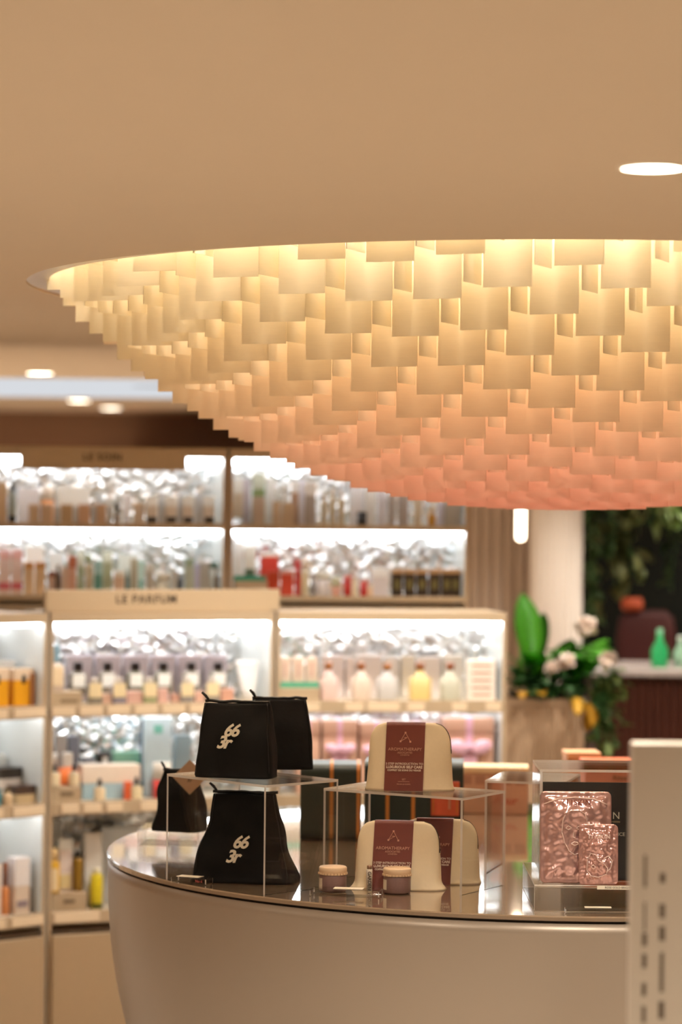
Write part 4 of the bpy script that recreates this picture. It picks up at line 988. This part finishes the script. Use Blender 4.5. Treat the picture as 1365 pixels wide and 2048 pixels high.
# pink gift boxes
M_pinkbox = mat('#d3a992', .5, name='pink_box', var=.04); M_ribbon = mat('#e6b8cf', .35, name='lilac_ribbon', var=.05)
def gift(label, x0, x1, y0, y1, V, bow, z0):
    a, Y, zt = BR.hit((x0 + x1) / 2, y0, V); W = (x1 - x0) * Y / F
    loc = BR.w(a, V + .06, z0 + .0006); H = zt - z0
    t = thing('gift_box', label, 'gift box', loc, BR.ang, None)
    mk('body', b0(0, 0, 0, W * .98, .12, H * .8, .002), M_pinkbox, t); mk('lid', b0(0, 0, H * .8, W, .124, H * .2, .002), M_pinkbox, t)
    r_ = mk('ribbon', b0(0, 0, .001, W * .14, .127, H + .0015, .001), M_ribbon, t)
    if bow:
        bs = min(1, W / .19)
        for s_ in (-1, 1):
            bm = bmesh.new(); lathe(bm, [(0, -.045), (.02, -.03), (.028, 0), (.018, .03), (0, .042)], 14, sx=1, sy=.5)
            bmesh.ops.rotate(bm, verts=bm.verts, cent=(0, 0, 0), matrix=Matrix.Rotation(s_ * R(72), 3, 'Y')); bmesh.ops.translate(bm, verts=bm.verts, vec=(s_ * .045, 0, 0)); bmesh.ops.scale(bm, verts=bm.verts, vec=(bs, bs, bs)); bmesh.ops.translate(bm, verts=bm.verts, vec=(0, -.077, H * .62)); mk('bow_loop', bm, M_ribbon, r_, True)
            bm = bmesh.new(); bx(bm, s_ * .018, -.067, H * .36, .02, .004, H * .4, M=None); mk('bow_tail', bm, M_ribbon, r_)
        bm = bmesh.new(); bx(bm, 0, -.075, H * .62, .022, .02, .022, .006, 2); mk('bow_knot', bm, M_ribbon, r_, True)
zs = LV[1]
gift('pink gift box with lilac ribbon beside the black bags', 596, 641, 1441, 1600, .05, False, zs)
gift('pink gift box with wide lilac ribbon behind the green trunk', 645, 716, 1441, 1600, .05, True, zs)
gift('pink gift box with lilac ribbon behind the cream pouch', 720, 792, 1446, 1600, .06, True, zs)
gift('pink gift box with lilac ribbon between two ribboned boxes', 798, 880, 1448, 1600, .06, False, zs)
gift('large pink gift box with big bow at the bay upright', 889, 990, 1436, 1600, .05, True, zs)

# ================================================================== RIGHT BACKGROUND
M_flute = mat('#cdb9a8', .6, name='taupe_flute', var=.04); M_flute2 = mat('#efe4da', .55, name='blush_flute', var=.03)
# fluted partition wall: slats are parts
q0, q1 = at(938, 1100, 12.6), at(1075, 1100, 12.6)
wl = mk('wall_partition', b0((q0.x - 0.5 + q1.x) / 2, 12.72, 0, q1.x - q0.x + .5, .2, CEIL), M_flute); struct(wl)
n = 16; sw = (q1.x - q0.x + .5) / n
bm = bmesh.new(); lathe(bm, [(sw * .46, 0), (sw * .46, CEIL - .001)], 8, a0=math.pi, a1=2 * math.pi); me = bpy.data.meshes.new('slat'); bm.to_mesh(me); bm.free(); me.materials.append(M_flute)
for k in range(n):
    o = bpy.data.objects.new('slat', me); C.objects.link(o); o.parent = wl; o.location = (q0.x - .5 + sw * (k + .5), 12.62, 0)
c = at(1114, 1100, 12.3); cr_ = 50 * 12.3 / F
col_ = thing('fluted_column', 'round blush fluted column behind the potted plants', 'column', (c.x, 12.3, 0))
mk('core', lz([(0, 0), (cr_ * .95, 0), (cr_ * .95, CEIL - .001), (0, CEIL - .001)], 40), M_flute2, col_, True)
bm = bmesh.new(); lathe(bm, [(cr_ * .12, 0), (cr_ * .12, CEIL - .001)], 8); me = bpy.data.meshes.new('flute'); bm.to_mesh(me); bm.free(); me.materials.append(M_flute2)
for k in range(24):
    a = 2 * math.pi * k / 24; o = bpy.data.objects.new('flute', me); C.objects.link(o); o.parent = col_; o.location = (cr_ * .93 * math.cos(a), cr_ * .93 * math.sin(a), 0)
# pendant tube
b_ = at(1042, 1082, 11.6); tp = at(1042, 985, 11.6)
pl = thing('pendant_tube_lamp', 'glowing white tube pendant lamp before the fluted wall', 'lamp', (b_.x, 11.6, b_.z))
mk('glow_tube', lz([(0, 0), (.012, .003), (.019, .012), (.019, .24), (0, .24)], 20), emit('tube_glow', (1.0, .80, .58), 9.0), pl, True)
mk('cap', lz([(0, .24), (.021, .24), (.021, .29), (0, .29)], 20), mat('#3a2c22', .4), pl, True)
bm = bmesh.new(); tube(bm, [(0, 0, .29), (0, 0, CEIL - b_.z)], .003, 5); mk('cord', bm, mat('#3a2c22', .5), pl)
# dark wall behind greenery
dk = at(1166, 1100, 14.6)
struct(mk('wall_dark', b0((dk.x + X1) / 2 + .02, 14.7, 0, X1 - dk.x + .1, .1, CEIL), mat('#141a12', .8, name='dark_green_wall', var=.2, scale=3)))
# planter
pz = at(1095, 1397, 11.0); x0_, x1_ = at(1012, 1397, 11).x, at(1172, 1397, 11).x
pw = x1_ - x0_; pln = thing('planter', 'tall blush planter clad in vertical ribs holding leafy plants', 'planter', ((x0_ + x1_) / 2, 11.0 + pw / 2, 0))
mk('box', b0(0, 0, 0, pw - .02, pw - .02, pz.z - .01), mat('#b99b80', .6, name='planter_box'), pln)
mk('rim', b0(0, 0, pz.z - .03, pw, pw, .03, .004), mat('#c8ab8e', .6, name='planter_rim'), pln)
bm = bmesh.new(); lathe(bm, [(.011, 0.01), (.011, pz.z - .03)], 6); me = bpy.data.meshes.new('rib'); bm.to_mesh(me); bm.free(); me.materials.append(MATS['planter_rim'])
for k in range(13):
    for s_ in range(2):
        o = bpy.data.objects.new('rib', me); C.objects.link(o); o.parent = pln
        o.location = (-pw / 2 + .012 + (pw - .024) * k / 12, -pw / 2 + .008, 0) if s_ == 0 else (-pw / 2 + .008, -pw / 2 + .012 + (pw - .024) * k / 12, 0)
mk('soil', b0(0, 0, pz.z, pw - .05, pw - .05, .012), mat('#3a2c1e', .9, var=.3, scale=60), pln)
def leaf_mesh(name, L, W, m, bend=.35, n=8, fold=.15):
    bm = bmesh.new(); V = []
    for i in range(n + 1):
        t_ = i / n; w = W / 2 * math.sin(math.pi * min(1, t_ * .93 + .05)) ** .8 * (1 if t_ < .97 else .3)
        y_ = L * t_ * (1 - .25 * bend * t_); z_ = -bend * L * t_ * t_ * .5
        V.append([bm.verts.new((-w, y_, z_ + fold * w)), bm.verts.new((0, y_, z_)), bm.verts.new((w, y_, z_ + fold * w))])
    for A, B in zip(V, V[1:]):
        for i in (0, 1): bm.faces.new((A[i], A[i + 1], B[i + 1], B[i]))
    r_ = bmesh.ops.solidify(bm, geom=bm.faces[:], thickness=.0012)
    me = bpy.data.meshes.new(name); bm.to_mesh(me); bm.free(); me.materials.append(m)
    for p_ in me.polygons: p_.use_smooth = True
    return me
def put_leaf(me, parent, loc, az, el, roll=0, s=1.0):
    o = bpy.data.objects.new(me.name.split('.')[0], me); C.objects.link(o); o.parent = parent; o.location = loc
    o.rotation_euler = (Matrix.Rotation(az, 3, 'Z') @ Matrix.Rotation(el, 3, 'X') @ Matrix.Rotation(roll, 3, 'Y')).to_euler(); o.scale = (s, s, s)
    return o
M_leaf = mat('#5fb32c', .38, name='bright_leaf', var=.25, scale=8); M_leaf2 = mat('#4a7a44', .45, name='dark_leaf', var=.3, scale=8); M_leaf3 = mat('#7a8c4a', .5, name='olive_leaf', var=.3, scale=8); M_yel = mat('#d9a62a', .5, name='yellow_leaf', var=.15)
bigL = leaf_mesh('broad_leaf', .30, .11, M_leaf, .35); midL = leaf_mesh('broad_leaf', .22, .10, M_leaf, .6); darkL = leaf_mesh('narrow_leaf', .17, .045, M_leaf2, .8); olvL = leaf_mesh('trailing_leaf', .10, .05, M_leaf3, .6); yelL = leaf_mesh('yellow_leaf', .12, .06, M_yel, .5)
def plant(label, px, leaves, Yp=11.15, seed=0):
    p_ = at(px, 1395, Yp); t = thing('potted_plant', label, 'plant', (p_.x, Yp, pz.z + .0125))
    rnd = random.Random(seed); bm = bmesh.new()
    for me, dx, dz, az, el, s_ in leaves:
        base = Vector((dx, rnd.uniform(-.06, .03), dz)); put_leaf(me, t, base, R(az), R(el), rnd.uniform(-.3, .3), s_)
        tube(bm, [(dx * .3, 0, 0), (dx * .7, base.y * .6, dz * .6), tuple(base)], .004, 5)
    mk('stems', bm, M_leaf2, t)
    return t
rnd = random.Random(3)
plant('broad bright green leaved plant rising from the planter', 1065, [(bigL, -.01, .10, 10, 82, 1.15), (bigL, .0, .08, -20, 70, 1.0), (midL, .05, .12, -70, 40, 1.1), (midL, .10, .13, -100, 30, 1.2), (midL, .13, .12, -150, 25, 1.1), (midL, .03, .10, 160, 40, 1.0), (bigL, .16, .10, -60, 40, .8), (midL, .09, .16, 180, 20, 1.1), (midL, .15, .15, -120, 20, 1.0), (midL, -.04, .09, 120, 50, .8)] + [(midL, -.06 + .035 * k, .02 + .02 * (k % 3), -40 + 25 * (k % 4), 48 + 9 * (k % 3), .95 + .06 * (k % 3)) for k in range(9)], seed=1)
plant('dark narrow leaved undergrowth plant in the planter', 1085, [(darkL, rnd.uniform(-.12, .14), rnd.uniform(.01, .08), rnd.uniform(100, 260), rnd.uniform(-10, 60), rnd.uniform(.7, 1.1)) for k in range(46)], Yp=11.07, seed=2)
plant('trailing plant spilling over the side of the planter', 1180, [(olvL, rnd.uniform(.015, .12), rnd.uniform(-.22, .12), rnd.uniform(0, 360), rnd.uniform(-50, 30), rnd.uniform(.6, 1.1)) for k in range(60)], Yp=11.02, seed=3)
plant('plant with yellow leaves drooping over the planter rim', 1128, [(yelL, .05, .0, 180, -20, 1.1), (yelL, .09, -.02, 200, -40, 1.1), (yelL, -.16, .02, 170, 0, .8), (yelL, -.10, .02, 190, 5, .8), (yelL, .11, -.05, 160, -50, .9)], Yp=10.97, seed=4)
def flower(px, py, Yp, r, label):
    p_ = at(px, py, Yp); t = thing('white_flower', label, 'flower', (p_.x, Yp, p_.z), 0, None); t.rotation_euler = (R(58), 0, R(-12))
    me = leaf_mesh('petal', r, r * .8, mat('#f3dfd0', .5, name='petal_cream', var=.04), .5)
    for k in range(9): put_leaf(me, t, (0, 0, 0), 2 * math.pi * k / 9, R(30 + 20 * (k % 2)), 0, 1)
    bm = bmesh.new(); tube(bm, [(0, 0, 0), (-.01, .02, -.06), (-.02, .04, -.16)], .003, 5); mk('stem', bm, M_leaf2, t)
    mk('heart', lz([(0, -.006), (r * .2, 0), (0, .01)], 12), mat('#e8c890', .6), t, True)
flower(1174, 1258, 10.98, .06, 'largest cream blossom above the bright broad leaves')
flower(1218, 1322, 10.95, .048, 'cream blossom at the marble counter edge')
flower(1135, 1325, 10.85, .046, 'cream blossom low among the dark narrow leaves')
flower(1108, 1336, 10.85, .034, 'smallest cream blossom deep in the dark narrow leaves')
# hanging vines in front of the dark wall
def vine(px, top, bot, Yp, m, label, seed, dens=1.0, size=1.0):
    rnd = random.Random(seed); a, b2 = at(px, top, Yp), at(px, bot, Yp)
    t = thing('hanging_vine', label, 'vine', (a.x, Yp, CEIL), 0, 'vines hanging before the dark wall')
    L = CEIL - b2.z; bm = bmesh.new(); pts = [(.02 * math.sin(k * .9 + seed), .02 * math.cos(k * 1.3), -L * k / 14) for k in range(15)]
    tube(bm, pts, .004, 5); mk('stem', bm, M_leaf2, t)
    me = leaf_mesh('leaf', .085 * size, .05 * size, m, .5, 5)
    for k in range(int(L * 46 * dens)):
        f_ = k / (L * 46 * dens); z_ = -L * f_
        put_leaf(me, t, (rnd.uniform(-.035, .035), rnd.uniform(-.04, .03), z_), rnd.uniform(0, 6.28), R(rnd.uniform(-75, -5)), rnd.uniform(-.5, .5), rnd.uniform(.7, 1.25))
    return t
M_v1 = mat('#5f7a45', .5, name='vine_green', var=.3, scale=9); M_v2 = mat('#8a8f56', .5, name='vine_olive', var=.3, scale=9); M_v3 = mat('#a9bd7e', .5, name='vine_pale', var=.2, scale=9)
vine(1180, 980, 1255, 12.6, M_v1, 'long green hanging vine beside the blush column', 11)
vine(1192, 980, 1232, 12.9, M_v2, 'long olive hanging vine beside a green vine', 12)
vine(1236, 980, 1185, 13.2, M_v2, 'hanging vine with warm olive leaves over maroon armchair', 13, 1.2)
vine(1262, 980, 1150, 12.75, M_v2, 'thick olive hanging vine ending above the orange cushion', 14, 1.4, 1.2)
vine(1222, 980, 1100, 12.7, M_v1, 'short green hanging vine behind the panels', 15)
vine(1300, 980, 1050, 12.4, M_v3, 'pale lime hanging vine just under the panels', 16, 1.5, 1.1)
vine(1338, 980, 1042, 12.3, M_v3, 'pale lime hanging vine with drooping broad leaves', 17, 1.6, 1.5)
vine(1350, 980, 1180, 13.6, M_v1, 'long dark green vine near the bar end', 18, .8)
# bar with marble top
bz = at(1300, 1338, 11.6).z; bx0 = at(1196, 1400, 11.6).x
bar = thing('bar_counter', 'dark red brown reeded bar counter with grey marble top', 'bar counter', (bx0, 11.6, 0))
mk('body', b0(1.2, .3, 0, 2.4, .56, bz - .03), mat('#3e1c12', .5, name='bar_wood', var=.15), bar)
bm = bmesh.new(); lathe(bm, [(.016, 0), (.016, bz - .032)], 8, a0=math.pi, a1=2 * math.pi); me = bpy.data.meshes.new('reed'); bm.to_mesh(me); bm.free(); me.materials.append(mat('#4a2114', .45, name='reed_wood', var=.15))
for k in range(56):
    o = bpy.data.objects.new('reed', me); C.objects.link(o); o.parent = bar; o.location = (.018 + .034 * k, .02, 0)
mk('marble_top', b0(1.18, .3, bz - .03, 2.5, .68, .03, .004), mat('#b9aeaa', .25, name='grey_marble', var=.35, scale=9), bar)
g = at(1320, 1326, 11.75)
t = thing('glass_bottle', 'emerald green glass bottle standing on the marble bar', 'bottle', (g.x, 11.75, bz))
mk('glass_body', lz([(0, 0), (.034, 0), (.036, .01), (.036, .075), (.014, .115), (.013, .14), (0, .14)], 28), mat('#2fae6a', .15, name='emerald_glass'), t, True)
mk('stopper', lz([(0, .14), (.012, .14), (.015, .16), (0, .165)], 20), mat('#8fd8b0', .2), t, True)
g = at(1362, 1320, 11.8)
t = thing('glass_bottle', 'pale mint bottle standing at the marble bar edge', 'bottle', (g.x, 11.8, bz))
mk('glass_body', lz([(0, 0), (.03, 0), (.03, .06), (.012, .09), (.012, .11), (0, .11)], 24), mat('#9fc8ae', .2), t, True); mk('stopper', lz([(0, .11), (.013, .11), (.013, .13), (0, .13)], 16), mat('#d8e6da', .2), t, True)
# armchair behind the bar
ch = at(1295, 1290, 13.0)
t = thing('bar_chair', 'maroon high backed chair behind the marble bar', 'chair', (ch.x, 13.0, 0))
mz = at(1295, 1222, 13.0).z
bm = bmesh.new(); loft(bm, [[(q[0], q[1] + .05 * math.cos(q[0] * 6), z) for q in rrect(w_, .035, .03, z)] for w_, z in ((.11, .70), (.13, .95), (.14, mz - .12), (.125, mz - .03), (.09, mz))]); mk('backrest', bm, mat('#4b1612', .6, name='maroon_velvet', var=.15), t, True)
mk('seat', b0(0, -.18, .64, .30, .36, .09, .02, 2), MATS['maroon_velvet'], t, True)
for sx_ in (-.12, .12):
    for sy_ in (-.32, -.02): mk('leg', b0(sx_, sy_, 0, .03, .03, .645), M_zip, t)
oc = at(1272, 1216, 12.85)
t = thing('orange_cushion', 'small orange bolster resting above the maroon chair back', 'cushion', (oc.x, 13.0, mz))
bm = bmesh.new(); loft(bm, [[(x, .03 * s_ * math.cos(2 * math.pi * k / 12), .032 * s_ * math.sin(2 * math.pi * k / 12) + .031) for k in range(12)] for x, s_ in ((-.05, .5), (-.042, .95), (.042, .95), (.05, .5))]); mk('bolster', bm, mat('#d4603a', .6, name='orange_fabric'), t, True)
